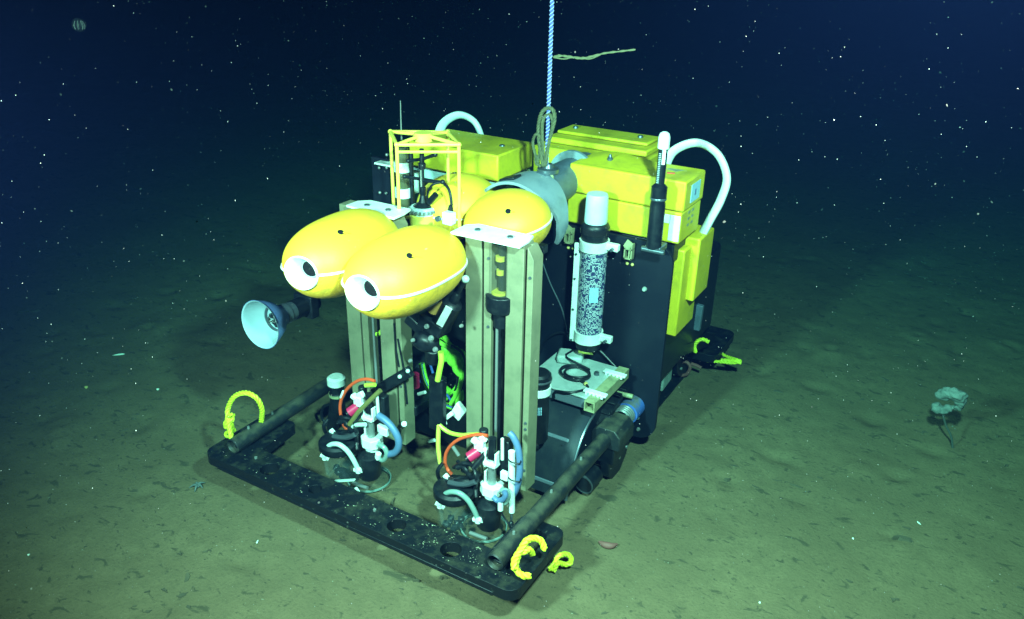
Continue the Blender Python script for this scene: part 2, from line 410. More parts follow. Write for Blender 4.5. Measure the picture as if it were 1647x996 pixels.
def debris():
    rnd = random.Random(5); mb = MB(); bm = mb.bm; n = 0
    while n < 900:
        x = rnd.uniform(-3.5, 3.6); y = rnd.uniform(-1.4, 6.5)
        if noise.noise(Vector((x*1.1, y*1.1, 4)))+.8*noise.noise(Vector((x*3.7, y*3.7, 9))) < rnd.uniform(-.05, .75): continue
        if -.9 < x < .9 and .1 < y < 2.7 and rnd.random() < .5: continue
        L = rnd.uniform(.006, .02)*(1 if rnd.random() < .84 else rnd.uniform(1.2, 2.4)); a = rnd.gauss(.55, .6); W = L*rnd.uniform(.18, .5)
        k = rnd.randint(9, 15); top = []; bot = []
        ca, sa = math.cos(a), math.sin(a); h = rnd.uniform(.002, .007); bend = rnd.uniform(-.5, .5)
        for i in range(k):
            t = 2*math.pi*i/k; rr = rnd.uniform(.35, 1.3); u_ = math.cos(t)*L*rr; v_ = math.sin(t)*W*rr+bend*u_*u_/L
            X, Y = x+u_*ca-v_*sa, y+u_*sa+v_*ca
            g = noise.noise(Vector((X*.9, Y*.9, 3)))*.012+noise.noise(Vector((X*3.1, Y*3.1, 7)))*.008+noise.noise(Vector((X*9, Y*9, 1)))*.005
            top.append(bm.verts.new((X, Y, GZ+g+h))); bot.append(bm.verts.new((X+(X-x)*.25, Y+(Y-y)*.25, GZ+g-.012)))
        bm.faces.new(top)
        for i in range(k): bm.faces.new((bot[i], bot[(i+1) % k], top[(i+1) % k], top[i]))
        n += 1
    o = mb.build('seabed_debris', 'debris', smooth=False, recalc=False); tag(o, 'dark flakes of detritus strewn over the mud', 'detritus', kind='stuff')
debris()

# ------------------------------------------------------------------ the rover
ROV = empty('seafloor_rover', (.1, 1.2, GZ))
tag(ROV, 'yellow and black tracked research rover standing on the mud, crowded with instruments', 'rover')

# front bumper frame: a flat black bar with holes, its two ends running back beside the pipes
def bumper():
    out = []
    def cr(cx, cy, r, a0, a1, n=6): out.extend((cx+math.cos(R(a0+(a1-a0)*k/n))*r, cy+math.sin(R(a0+(a1-a0)*k/n))*r) for k in range(n+1))
    cr(-.79, .055, .055, 180, 270); cr(.79, .055, .055, 270, 360); cr(.80, .375, .045, 0, 90); cr(.67, .385, .03, 90, 180)
    out.append((.64, .165)); out.append((-.63, .165)); cr(-.68, .385, .03, 0, 90); cr(-.80, .37, .045, 90, 180)
    holes = [circ(x, .075, r, 20)[::-1] for x, r in ((-.487, .043), (-.212, .03), (.236, .040), (.506, .043))]
    slots = [rrect(s*.745-.05, .21, s*.745+.05, .36, .03, 4)[::-1] for s in (1,)]
    return MB().prism([out]+holes+slots, (0, 0, .096), (1, 0, 0), (0, 1, 0), .051)
bp_ = bumper().build('bumper_frame', 'bumper', ROV, bev=.007)
mb = MB(); mb.box((0, .004, .101), (1.5, .012, .02)); mb.build('lip', 'bumper', bp_, bev=.003)
for x, y in ((-.23, .12), (-.26, .15)): pass
for x in (-.60, .1, .69): MB().cyl((x, .1, .146), (x, .1, .154), .007).build('bolt', 'steel', bp_)
rnd = random.Random(3)
for sx in (-1, 1): MB().box((sx*.80, .10, .066), (.035, .03, .06)).build('foot', 'black', bp_, bev=.004)
# sediment and small shells scattered on the bar
mb = MB()
for k in range(900):
    x = rnd.gauss(.45, .22) if k < 560 else rnd.uniform(-.8, .8); y = rnd.uniform(.012, .158)
    if noise.noise(Vector((x*16, y*22, 2))) < rnd.uniform(-.1, .5): continue
    if abs(x) > .8 or any((x-hx)**2+(y-.075)**2 < .05**2 for hx in (-.487, -.212, .236, .506)): continue
    mb.ball((x, y, .1475), (.0007+.0024*rnd.random()**2), 1, (rnd.uniform(.8, 2), rnd.uniform(.7, 1.3), .45), .6)
sd = mb.build('sediment_grains', 'grain', bp_, smooth=False); tag(sd, kind='stuff')

# the two push pipes
def pipe(x0, x1, y0, y1, z=.185, r=.037):
    a = Vector((x0, y0, z)); b = Vector((x1, y1, z)); L = (b-a).length
    return MB().lathe([(r*.8, .10), (r*.8, .0), (r*.86, -.004), (r, 0), (r, L), (0, L)], a, b-a, 28)
pa = pipe(-.716, -.735, .075, .80); pl = pa.build('push_pipe', 'pipe', ROV)
pb = pipe(.714, .715, .070, 1.07); pr = pb.build('push_pipe', 'pipe', ROV)
MB().cyl((.0, .0, 0), (0, 0, .001), .001)
for o_, x, ys in ((pl, -.722, (.18, .33)), (pr, .714, (.21, .52, .80))):
    for y in ys: MB().lathe([(0, .020), (.005, .020), (.007, .012), (.007, -.01), (0, -.01)], (x, y, .214), (0, 0, 1), 10).build('bolt', 'steel', o_)
# saddles under the pipes
for x in (-.72, .714): MB().box((x, .13, .15), (.055, .06, .03)).build('pipe_saddle', 'black', ROV, bev=.004)
# clamp block and capped rod at the far end of the right pipe
cl = MB(); cl.prism([[(-.075, 0), (.075, 0), (.075, .07), (.045, .105), (-.045, .105), (-.075, .07)]], (.722, 1.045, .145), (1, 0, 0), (0, 0, 1), -.17)
clo = cl.build('pipe_clamp', 'pipe', ROV, bev=.006)
MB().box((.722, 1.13, .10), (.09, .15, .10)).build('clamp_foot', 'black', clo, bev=.006)
MB().lathe([(0, .13), (.048, .13), (.056, .12), (.056, 0), (0, 0)], (.726, 1.285, .212), (.005, 1, 0), 28).build('end_cap', 'bluedk', ROV)
mb = MB()
for k in range(4): mb.lathe([(.042, 0), (.050, .004), (.050, .010), (.042, .014)], (.723, 1.222+k*.0155, .212), (0, 1, 0), 28)
mb.build('threaded_ring', 'steel', ROV, split=True)

# tracks: a rubber belt with lugs round a stadium, wheels inside
def track(xc, wd, y0, y1, r, name='track'):
    mb = MB(); n = 14; pts = []
    for k in range(n+1): a = R(90+180*k/n); pts.append((y0+r+math.cos(a)*r, GZ-.01+r+math.sin(a)*r))
    for k in range(n+1): a = R(-90+180*k/n); pts.append((y1-r+math.cos(a)*r, GZ-.01+r+math.sin(a)*r))
    inner = [((y-(y0+y1)/2)*.93+(y0+y1)/2, (z-GZ-r)*.88+GZ+r) for y, z in pts]
    mb.prism([pts, inner[::-1]], (xc-wd/2, 0, 0), (0, 1, 0), (0, 0, 1), wd)
    P_ = [Vector((0, a, b)) for a, b in pts]+[Vector((0, *pts[0]))]
    for q in resample(P_, .06):
        cy = min(max(q.y, y0+r), y1-r); nrm = Vector((0, q.y-cy, q.z-(GZ-.01+r))).normalized()
        mb.box(q-nrm*.002+Vector((xc, 0, 0)), (wd*.98, .022, .03), (math.atan2(-nrm.y, nrm.z), 0, 0))
    t = mb.build(name, 'black', ROV, bev=.003)
    for y in (y0+r, (y0+y1)/2, y1-r):
        wmb = MB(); wmb.lathe([(0, wd*.52), (.03, wd*.52), (.04, wd*.44), (r*.55, wd*.42), (r*.72, wd*.47), (r*.80, wd*.47), (r*.80, -wd*.45), (0, -wd*.45)], (xc, y, GZ-.01+r), (1 if xc > 0 else -1, 0, 0), 28)
        wo = wmb.build('wheel', 'black', t)
        mbb = MB()
        for k in range(6): a = k*math.pi/3; mbb.cyl((xc+(1 if xc > 0 else -1)*wd*.44, y+math.cos(a)*r*.6, GZ+r+math.sin(a)*r*.6), (xc+(1 if xc > 0 else -1)*wd*.49, y+math.cos(a)*r*.6, GZ+r+math.sin(a)*r*.6), .009, n=8)
        mbb.build('bolt', 'steel', wo, split=True)
    return t
track(.60, .19, 1.08, 2.46, .19); track(-.47, .19, 1.08, 2.46, .19)
yz = [(y, z) for y, z in ((1.07, .17), (1.055, .06), (1.07, -.03), (1.12, GZ-.005), (1.22, GZ-.005), (1.285, -.02), (1.31, .06), (1.31, .17))]
sk = MB().prism([yz], (.700, 0, 0), (0, 1, 0), (0, 0, 1), .045).build('skid_plate', 'black', ROV, bev=.006)
for y, z in ((1.10, .10), (1.18, .02), (1.27, .03), (1.26, .12)): MB().cyl((.744, y, z), (.752, y, z), .009, n=10).build('bolt', 'steel', sk)
# low roller in front of the right track
ro_ = MB(); ro_.lathe([(0, .0), (.042, .0), (.05, .008), (.05, .10), (0, .10)], (.69, .90, .01), (.06, 1, .10), 24); rr_ = ro_.build('roller', 'black', ROV)
MB().lathe([(.044, -.002), (.050, -.002), (.050, .004), (.044, .004)], (.69, .90, .01), (.06, 1, .10), 24).build('rim', 'dsteel', rr_)
q = P(1074, 601, x=.712); MB().box((.705, q.y, q.z), (.022, .16, .16), (0, 0, .05)).build('mud_patch', 'greybit', ROV, bev=.02)

# fender over the front of the right track, and its twin on the left
FP = [(1.40, .345), (1.25, .345), (1.12, .335), (1.02, .31), (.94, .265), (.875, .19), (.83, .10), (.80, .02), (.79, -.02)]
def fender(x0, x1):
    pf = [Vector((0, a, b)) for a, b in FP]; cur = arc(pf, 5)
    prof = [(v.y, v.z) for v in cur]
    f = MB().sheet(prof, x0, x1, .010).build('fender', 'fender', ROV, ang=30)
    MB().tube([Vector((x1, y, z-.003)) for y, z in prof], .008, 8).build('rim', 'dsteel', f)
    side = [(y, z-.012) for y, z in prof]+[(1.40, -.02)]
    MB().prism([side], (x1-.016, 0, 0), (0, 1, 0), (0, 0, 1), .008).build('side_plate', 'panel', f)
    mb = MB(); mb.bar((x0+.04, .893, .228), (x1-.05, .893, .228), .018, .010, (0, -.7, .7)); mb.bar((x0+.03, .797, .035), (x1-.04, .797, .035), .02, .012, (0, -1, .2)); mb.build('rib', 'trayside', f, bev=.004, split=True)
    return f
fender(.27, .655); fender(-.62, -.30)

# main dark panel across the rover, behind the fender
pmb = MB(); pmb.prism([rrect(.02, .03, .846, 1.085, .095, 8, (1, 1, 1, 0))], (0, 1.40, 0), (1, 0, 0), (0, 0, 1), .022)
pn = pmb.build('bulkhead_panel', 'panel', ROV, bev=.004)
for px, py, r in ((1037, 465, .012), (1011, 650, .010), (1025, 672, .010), (1027, 690, .010), (1028, 646, .011), (1026, 672, .009)):
    q = P(px, py, y=1.375); MB().lathe([(0, .012), (r*.7, .012), (r, .004), (r, 0), (0, 0)], q, (0, -1, 0), 14).build('bolt', 'steel' if r < .012 else 'greybit', pn)
for px, py in ((917, 378), (1013, 403)):
    q = P(px, py, y=1.36); bk = MB(); a, b, c = q.x, 1.352, q.z
    bk.box((a-.017, b, c), (.006, .03, .075)); bk.box((a+.017, b, c), (.006, .03, .075)); bk.box((a, b, c-.035), (.04, .03, .006)); bk.box((a, b, c+.012), (.04, .03, .006)); bk.box((a, b-.016, c+.035), (.034, .004, .04), (0, .5, 0)); bk.box((a+.004, b, c-.012), (.006, .02, .04))
    bo = bk.build('bracket', 'tanrail', pn)
    for s in (-.012, .014): MB().ball((a+s, 1.372, c-.072), .008, 2).build('bolt', 'amberbit', bo)
# inner side of the panel: dark casing between the tracks, filling the middle of the rover
mb = MB(); mb.box((-.10, 1.62, .52), (.52, 1.00, .72)); cas = mb.build('hull_casing', 'panel', ROV, bev=.02)
mb = MB(); mb.box((-.09, 1.03, .13), (.50, .26, .34)); mb.lathe([(0, .02), (.05, .02), (.065, 0), (.065, -.03)], (-.16, .90, .15), (0, -1, 0), 24); mb.build('motor_box', 'black', ROV, bev=.012)
mb = MB(); mb.box((.10, 1.12, .70), (.16, .05, .34)); mb.box((-.20, 1.11, .66), (.2, .04, .42)); mb.build('electronics_box', 'black', ROV, bev=.01)
# structural members between towers and hull
mb = MB()
for x in (-.36, -.09, .30):
    mb.bar((x, .62, .30), (x, 1.42, .30), .04, .05)
for x in (-.36, -.09, .20): mb.bar((x, .62, 1.05), (x, 1.42, 1.0), .04, .05)
mb.bar((-.40, 1.05, 1.075), (.36, 1.05, 1.075), .05, .04); mb.bar((-.40, .78, 1.10), (.46, .78, 1.10), .05, .04)
mb.build('support_beam', 'black', ROV, bev=.004, split=True)
mb = MB(); mb.box((.18, 2.0, .50), (1.18, .9, .55)); mb.build('rear_hull', 'black', ROV, bev=.03)
mb = MB(); mb.box((-.42, 1.42, .62), (.30, .03, .9)); mb.build('side_panel', 'panel', ROV, bev=.01)

# tray on the fender with its rail, pad, plug and coiled lead
tr = MB().box((.475, 1.175, .375), (.34, .34, .055)).build('instrument_tray', 'trayside', ROV, bev=.005)
MB().box((.475, 1.175, .409), (.352, .352, .010)).build('tray_top', 'tray', tr, bev=.003)
ra = MB(); x0, x1, z0, z1, y0, y1 = .637, .690, .368, .421, .965, 1.355; tt = .006
ra.box(((x0+x1)/2, (y0+y1)/2, z0+tt/2), (x1-x0, y1-y0, tt)); ra.box(((x0+x1)/2, (y0+y1)/2, z1-tt/2), (x1-x0, y1-y0, tt))
ra.box((x0+tt/2, (y0+y1)/2, (z0+z1)/2), (tt, y1-y0, z1-z0-2*tt)); ra.box((x1-tt/2, (y0+y1)/2, (z0+z1)/2), (tt, y1-y0, z1-z0-2*tt)); ra.box(((x0+x1)/2, 1.1, (z0+z1)/2), (x1-x0-2*tt, .01, z1-z0-2*tt))
rail = ra.build('tray_rail', 'tanrail', ROV)
for y in (1.045, 1.265):
    mb = MB(); mb.box((.655, y, .427), (.115, .03, .010))
    for k in range(5): mb.box((.615+k*.02, y-.013, .424), (.012, .018, .020))
    mb.build('white_clip', 'white', rail, bev=.002)
MB().box((.40, 1.285, .436), (.13, .10, .045), (0, 0, .35)).build('pad', 'tray', tr, bev=.012)
mb = MB(); cc = Vector((.495, 1.165, .418)); pts = []
for k in range(78): a = k/78*2*math.pi*2.7+1.2; rr = .062+.012*math.sin(a*.37+1); pts.append(cc+Vector((math.cos(a)*rr*1.15, math.sin(a)*rr, .006+.010*k/78+.003*math.sin(a*1.7))))
pts = [Vector((.40, 1.30, .462)), Vector((.40, 1.235, .455))]+pts+[Vector((.575, 1.10, .425)), Vector((.60, 1.07, .42)), Vector((.55, .995, .42)), Vector((.47, .997, .40)), Vector((.465, .996, .36))]
mb.tube(arc(pts, 3), .006, 7); co_ = mb.build('coiled_lead', 'black', tr)
MB().ball((.578, 1.10, .424), .011, 2).build('plug', 'amberbit', co_)
MB().cyl((.43, 1.31, .462), (.50, 1.335, .462), .009).build('plug', 'yelcable', co_)
MB().lathe([(0, .014), (.012, .014), (.014, 0), (0, 0)], (.575, 1.225, .414), (0, 0, 1), 14).build('bolt', 'dsteel', tr)
MB().cyl((.66, 1.30, .30), (.74, 1.31, .30), .012).build('pin', 'tanrail', pn)
mb = MB(); mb.tube(arc(PL([(862, 575), (880, 545), (905, 535), (935, 548), (960, 560)], y=1.36)+[P(990, 590, y=1.36)], 6), .006, 7); mb.build('cable', 'black', pn)
mb = MB(); mb.tube(arc(PL([(872, 420), (885, 455), (905, 500), (915, 548)], y=1.38), 6), .005, 7); mb.tube(arc(PL([(868, 440), (890, 490), (912, 530)], y=1.385), 6), .004, 7); mb.build('cable', 'dsteel', pn)

# ------------------------------------------------------------------ towers of painted channel with top plates
def tower(dx, chamfer=True):
    root = []
    for (a, b, sgn) in ((.262, .388, 1), (.455, .577, -1)):
        mb = MB(); y0, y1, z0, z1 = .55, .625, .15, 1.284; wf = .078
        if sgn > 0: f0, f1, g0, g1 = a, a+wf, a+wf+.012, b
        else: f0, f1, g0, g1 = a, a+wf, a+wf+.016, b
        mb.prism([[(f0, z0), (f1, z0), (f1, z1), (f0, z1)]], (dx, y1, 0), (1, 0, 0), (0, 0, 1), y1-y0)
        zz = z1-(.05 if (sgn < 0 and chamfer) else 0)
        mb.prism([[(g0, z0-.0), (g1, z0), (g1, zz), (g0, z1-.004)]], (dx, y1, 0), (1, 0, 0), (0, 0, 1), y1-y0+.003)
        mb.box((dx+(f1+g0)/2, y1-.02, (z0+z1)/2), (g0-f1+.004, .03, z1-z0-.01))
        po = mb.build('tower_post', 'tan', ROV, bev=.0025)
        hb = MB()
        for z in ((1.16, .50, .47, .26) if sgn < 0 else (1.2, .9, .3)): hb.cyl((dx+g1-.012, y0-.001, z), (dx+g1-.012, y0-.008, z), .006, n=10)
        hb.build('bolt', 'dsteel', po, split=True)
    bk = MB(); bk.box((dx+.400, .64, .72), (.022, .012, 1.1)); bk.build('slide_rail', 'tan', ROV)
    bk = MB(); bk.box((dx+.398, .615, .70), (.014, .02, 1.0)); bk.build('lead_screw_cover', 'black', ROV)
    return None
tower(0); tower(-.658)
for dx, x0, x1 in ((0, .228, .538), (.03, -.335, -.06)):
    t = MB(); t.prism([[(x0, .497+dx), (x1, .507), (x1, .575), (x1-.015, .64), (x0+.04, .64), (x0, .60)]], (0, 0, 1.286), (1, 0, 0), (0, 1, 0), .010); to = t.build('top_plate', 'white', ROV, bev=.002)
    for x in (x0+.08, x1-.08): MB().cyl((x, .57, 1.296), (x, .57, 1.302), .012, n=12).build('bolt', 'dsteel', to)
# drive motor in its glass tube, between the posts, and the rod down to the chamber
def drive(dx):
    x, y = dx+.418, .585
    g = MB().lathe([(.056, 0), (.056, .215), (.05, .222)], (x, y, 1.045), (0, 0, 1), 28).build('motor_tube', 'glass', ROV)
    mb = MB(); mb.cyl((x, y, 1.05), (x, y, 1.255), .017)
    mb.build('motor', 'black', g)
    mb = MB()
    for z0, z1, r_ in ((1.050, 1.060, .036), (1.130, 1.152, .016), (1.190, 1.210, .020)): mb.cyl((x-.004, y-.012, z0), (x-.004, y-.012, z1), r_, n=24)
    mb.build('winding', 'coil', g, split=True)
    mb = MB(); mb.lathe([(0, 0), (.03, 0), (.034, -.0), (.034, .07), (.062, .075), (.066, .09), (.066, .145), (.055, .15), (0, .15)], (x, y-.005, .90), (0, 0, 1), 28); mb.box((x-.03, y+.03, .93), (.04, .04, .2)); mb.build('motor_base', 'black', ROV, bev=.002)
    MB().cyl((x-.005, y-.03, .40), (x-.005, y-.03, .90), .0065, n=12).build('drive_rod', 'steel', ROV)
drive(0); drive(-.658)
for dx in (0, -.658): MB().box((dx+.4215, .632, 1.10), (.066, .012, .36)).build('gap_shade_plate', 'black', ROV)  # black plate added to make the gap behind each motor tube dark

# ------------------------------------------------------------------ the yellow floats
def floatball(c, ax, yaw=0, pitch=0, roll=0, eye=True, port=(0, -.12)):
    c = Vector(c); Rm = (Matrix.Rotation(yaw, 4, 'Z') @ Matrix.Rotation(pitch, 4, 'X') @ Matrix.Rotation(roll, 4, 'Y')).to_3x3()
    W = lambda p: c+Rm @ Vector((p[0]*ax[0], p[1]*ax[1], p[2]*ax[2]))
    n, m = 56, 36; r0 = .42 if eye else 0; PW = 2.6
    yc = (1-r0**PW)**(1/PW) if eye else 1; th0 = math.acos(yc)
    def shell(zlo, zhi, mat_, name, parent):
        """half an ellipsoid above or below the seam, open at the eye"""
        mb = MB(); bm = mb.bm; rows = []
        for i in range(m+1):
            th = th0+(math.pi-th0)*i/m
            row = []
            for k in range(n//2+1):
                a = (0 if zhi > 0 else math.pi)+math.pi*k/(n//2)
                yl = -math.cos(th); rl = (1-abs(yl)**PW)**(1/PW) if eye else math.sin(th)
                row.append(bm.verts.new(W((rl*math.cos(a), yl, rl*math.sin(a)+(.012 if zhi > 0 else -.012)))))
            rows.append(row)
        for q0, q1 in zip(rows, rows[1:]):
            for k in range(n//2):
                vs = (q0[k], q0[k+1], q1[k+1], q1[k]); bm.faces.new(vs)
        bmesh.ops.remove_doubles(bm, verts=bm.verts[:], dist=1e-5)
        return mb.build(name, mat_, parent, ang=60)
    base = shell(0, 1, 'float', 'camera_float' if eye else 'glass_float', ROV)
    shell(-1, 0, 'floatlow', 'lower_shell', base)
    mb = MB(); rim = []; K = 72
    for k in range(K):
        a = 2*math.pi*k/K
        if eye and (math.cos(a+math.pi/2) > 2): continue
        sc_ = 1
        if eye: ce, se = abs(math.cos(a)), abs(math.sin(a)); sc_ = 1/(ce**PW+se**PW)**(1/PW)
        rim.append([mb.bm.verts.new(W((math.cos(a)*q*sc_, math.sin(a)*q*sc_, h))) for q, h in ((.97, -.028), (1.022, -.028), (1.03, 0), (1.022, .028), (.97, .028))])
    for k in range(K):
        if eye and abs(((k/K*360+90) % 360+180) % 360-180) < 23.5: continue
        q0, q1 = rim[k], rim[(k+1) % K]
        for j in range(4): mb.bm.faces.new((q0[j], q0[j+1], q1[j+1], q1[j]))
    mb.build('seam_flange', 'white', base, ang=50)
    up = Rm @ Vector((0, 0, 1)); pz = math.sqrt(1-port[0]**2-port[1]**2)
    rl_ = (1-abs(port[1])**PW)**(1/PW) if eye else math.sqrt(1-port[1]**2)
    pz = math.sqrt(max(.01, rl_**2-port[0]**2)); pp = W((port[0], port[1], pz+.012)); nn = (Rm @ Vector((port[0]/ax[0], port[1]/ax[1], pz/ax[2]))).normalized()
    MB().lathe([(0, .004), (.008, .004), (.012, .002), (.014, -.006)], pp, nn, 14).build('vacuum_port', 'lens', base)
    mb = MB()
    for sgn in (-1, 1): mb.box(pp+Vector((sgn*.018, .004, .0005)), (.016, .005, .003))
    mb.build('port_lug', 'floatlow', base)
    if eye:
        fw = -(Rm @ Vector((0, 1, 0))); e = W((0, -yc, 0)); rx, rz = r0*ax[0], r0*ax[2]
        mb = MB(); mb.lathe([(1.03, .000), (1.05, .006), (1.0, .011), (.94, .006), (.82, -.010), (.66, -.036), (.56, -.052), (.54, -.07)], e, fw, 40, sx=rx, sy=rz, refx=Rm @ Vector((1, 0, 0)))
        ey = mb.build('camera_port', 'white', base, ang=50)
        MB().lathe([(0, -.055), (.44, -.055), (.50, -.053), (.52, -.07), (.52, -.12)], e, fw, 30, sx=rx, sy=rz, refx=Rm @ Vector((1, 0, 0))).build('lens', 'lens', ey)
        MB().lathe([(.48, -.051), (.55, -.046), (.57, -.054)], e, fw, 30, sx=rx, sy=rz, refx=Rm @ Vector((1, 0, 0))).build('lens_ring', 'tray', ey)
    return base
PORTS = ((.56, -.45), (.50, -.45), (.45, -.55))
EY = (.172, .286, .152)
floatball((.166, .296, 1.186), EY, yaw=.05, pitch=-.04, roll=.03, port=PORTS[0])
floatball((-.150, .296, 1.194), EY, yaw=.13, pitch=-.04, roll=-.06, port=PORTS[1])
floatball((.245, .905, 1.222), (.190, .200, .137), roll=-.12, pitch=.10, eye=False, port=PORTS[2])
floatball((-.075, 1.00, 1.215), (.190, .205, .145), eye=False, port=(-.2, .1))
# brackets that carry the front floats
mb = MB(); mb.bar((.17, .40, 1.04), (.17, .60, 1.02), .05, .07); mb.bar((-.15, .40, 1.04), (-.15, .60, 1.02), .05, .07); mb.bar((-.20, .60, 1.0), (.30, .60, 1.0), .05, .05, (0, 0, 1))
mb.box((.17, .36, 1.04), (.10, .14, .05)); mb.box((-.16, .36, 1.04), (.10, .14, .05)); mb.build('float_bracket', 'black', ROV, bev=.008)
lp = P(548, 466, y=.17); lo_ = MB().cyl(lp, lp+Vector((.01, .2, .02)), .026).build('laser_pointer', 'amber', ROV)
MB().lathe([(0, .010), (.016, .010), (.027, .0), (.027, -.02)], lp, (-.05, -1, -.1), 24).build('laser_window', 'lens', lo_)

# flash lamp with a white bowl, carried on a black canister
la = P(419, 522, y=.20); ax_ = ((la-P(463, 503, y=.34)).normalized()+.27*(CAMPOS-la).normalized()).normalized(); lb = la-ax_*.122
bw = MB(); bw.lathe([(.042, -.01), (.056, .018), (.081, .050), (.101, .094), (.108, .122), (.112, .125)], lb, ax_, 40); bo = bw.build('lamp_bowl', 'bowlout', ROV)
MB().lathe([(0, .004), (.034, .004), (.048, .018), (.076, .052), (.097, .096), (.105, .1235), (.110, .1265)], lb, ax_, 40).build('reflector', 'bowl', bo)
mb = MB(); mb.lathe([(.0545, .029), (.056, .034), (.059, .034), (.061, .040)], lb, ax_, 32); mb.build('reflector_step', 'dsteel', bo)
mb = MB(); mb.lathe([(0, .075), (.012, .073), (.020, .06), (.022, .045), (.016, .03), (.016, .01)], lb, ax_, 20); mb.build('bulb', 'glass', bo)
mb = MB()
for k in range(3): a = k*2.1; v = ax_.orthogonal().normalized(); v = v*math.cos(a)+ax_.cross(v)*math.sin(a); mb.tube([lb+ax_*.01+v*.022, lb+ax_*.06+v*.027, lb+ax_*.075+v*.004], .0022, 6)
mb.ball(lb+ax_*.055+Vector((.012, 0, .020)), .014, 2, (1.3, 1, .8), .4); mb.ball(lb+ax_*.050+Vector((.018, .005, -.016)), .016, 2, (1, 1, 1.3), .4); mb.ball(lb+ax_*.06+Vector((-.012, 0, .0)), .007, 2); mb.build('bulb_holder', 'black', bo)
cn = lb-ax_*.002; MB().lathe([(.034, .0), (.046, -.004), (.048, -.03), (.044, -.035), (.044, -.065), (.038, -.07)], cn, ax_, 28).build('lamp_collar', 'dsteel', bo)
MB().lathe([(.046, -.065), (.046, -.20), (.04, -.215), (0, -.215)], cn, ax_, 28).build('lamp_canister', 'black', bo)
mb = MB(); e = cn-ax_*.16; mb.bar(e+Vector((0, 0, .05)), (-.20, .50, 1.02), .05, .04); mb.box(e, (.11, .05, .11)); mb.build('lamp_arm', 'black', ROV, bev=.006)

# ------------------------------------------------------------------ current meter in its yellow cage
CG = [P(638, 233, z=1.57), P(738, 233, z=1.57), P(720, 213, z=1.57), P(628, 212, z=1.57)]
low = 1.18; mb = MB(); r = .0075
cc = sum(CG, Vector((0, 0, 0)))/4
for q in CG: mb.tube([Vector((q.x, q.y, low)), Vector((q.x, q.y, 1.555)), Vector((q.x, q.y, 1.57))], r, 10)
for a, b in zip(CG, CG[1:]+CG[:1]): mb.tube([a, b], r, 10); mb.tube([Vector((a.x, a.y, low)), Vector((b.x, b.y, low))], r, 10)
for q in CG: mb.tube([q, cc+(q-cc)*.2+Vector((0, 0, .012)), cc+Vector((0, 0, .012))], r, 10); mb.ball(q, r*1.5, 2)
mb.tube([CG[0]+Vector((0, 0, -.03)), CG[1]+Vector((0, 0, -.03))], r*.8, 8)
cg = mb.build('meter_cage', 'cage', ROV)
MB().lathe([(0, .012), (.035, .012), (.042, .004), (.042, -.022), (.02, -.026), (0, -.026)], cc+Vector((0, 0, .012)), (0, 0, 1), 24).build('cage_hub', 'cage', cg)
mc = P(681, 345, y=.80); X, Y = mc.x, .80
z = lambda py: P(681, py, y=.80).z
m0 = MB().lathe([(0, z(240)), (.010, z(240)), (.011, z(262)), (.016, z(263)), (.016, z(272)), (.009, z(273)), (.009, z(300)), (.015, z(302)), (.015, z(312)), (.012, z(314)), (.020, z(325)), (.045, z(331)), (0, z(331))], (X, Y, 0), (0, 0, 1), 20).build('current_meter', 'black', ROV)
MB().cyl((X+.0, Y-.0095, z(300)), (X, Y-.0095, z(273)), .0045, n=8).build('sensor_rod', 'steel', m0)
MB().lathe([(0, z(331)-.002), (.054, z(331)-.002), (.060, z(334)), (.060, z(339)), (.055, z(341)), (.055, z(380)), (0, z(380))], (X, Y, 0), (0, 0, 1), 36).build('meter_housing', 'pale', m0)
MB().lathe([(.0555, z(343)), (.062, z(344)), (.062, z(360)), (.0555, z(361))], (X, Y, 0), (0, 0, 1), 36).build('yellow_band', 'cage', m0)
mb = MB()
for k in range(22): a = k/22*2*math.pi; mb.box((X+math.cos(a)*.061, Y+math.sin(a)*.061, z(337)), (.012, .009, .012), (0, 0, a))
mb.build('connector_ring', 'steel', m0)
q = P(718, 353, y=.72); b0 = MB().box((q.x, .74, q.z), (.05, .04, .055)).build('clamp_block', 'white', m0, bev=.006)
MB().cyl((q.x-.035, .715, q.z), (q.x-.035, .70, q.z), .012, n=14).build('bolt', 'dsteel', m0)
mb = MB()
for (x0, y0), (x1, y1), k in (((680, 256), (700, 249), 1), ((680, 256), (657, 259), 0), ((680, 291), (712, 293), 0), ((680, 289), (651, 284), 0)): a = P(x0, y0, y=.80); b = P(x1, y1, y=.80-.02*k); mb.tube([a, b], .0075, 8); mb.ball(b, .011, 2)
mb.build('sensor_arm', 'black', m0)
mb = MB(); mb.tube(arc([P(712, 293, y=.80), P(722, 305, y=.79), P(726, 325, y=.78), P(725, 345, y=.77)], 6), .006, 8); mb.tube([P(725, 330, y=.77), P(724, 346, y=.77)], .014, 10, prof=[.008, .016]); mb.tube(arc([P(712, 293, y=.80), P(695, 298, y=.78), P(687, 315, y=.78), P(690, 328, y=.79)], 6), .005, 8); mb.tube([P(690, 326, y=.79), P(701, 313, y=.79)], .014, 10); mb.build('sensor_cable', 'black', m0)
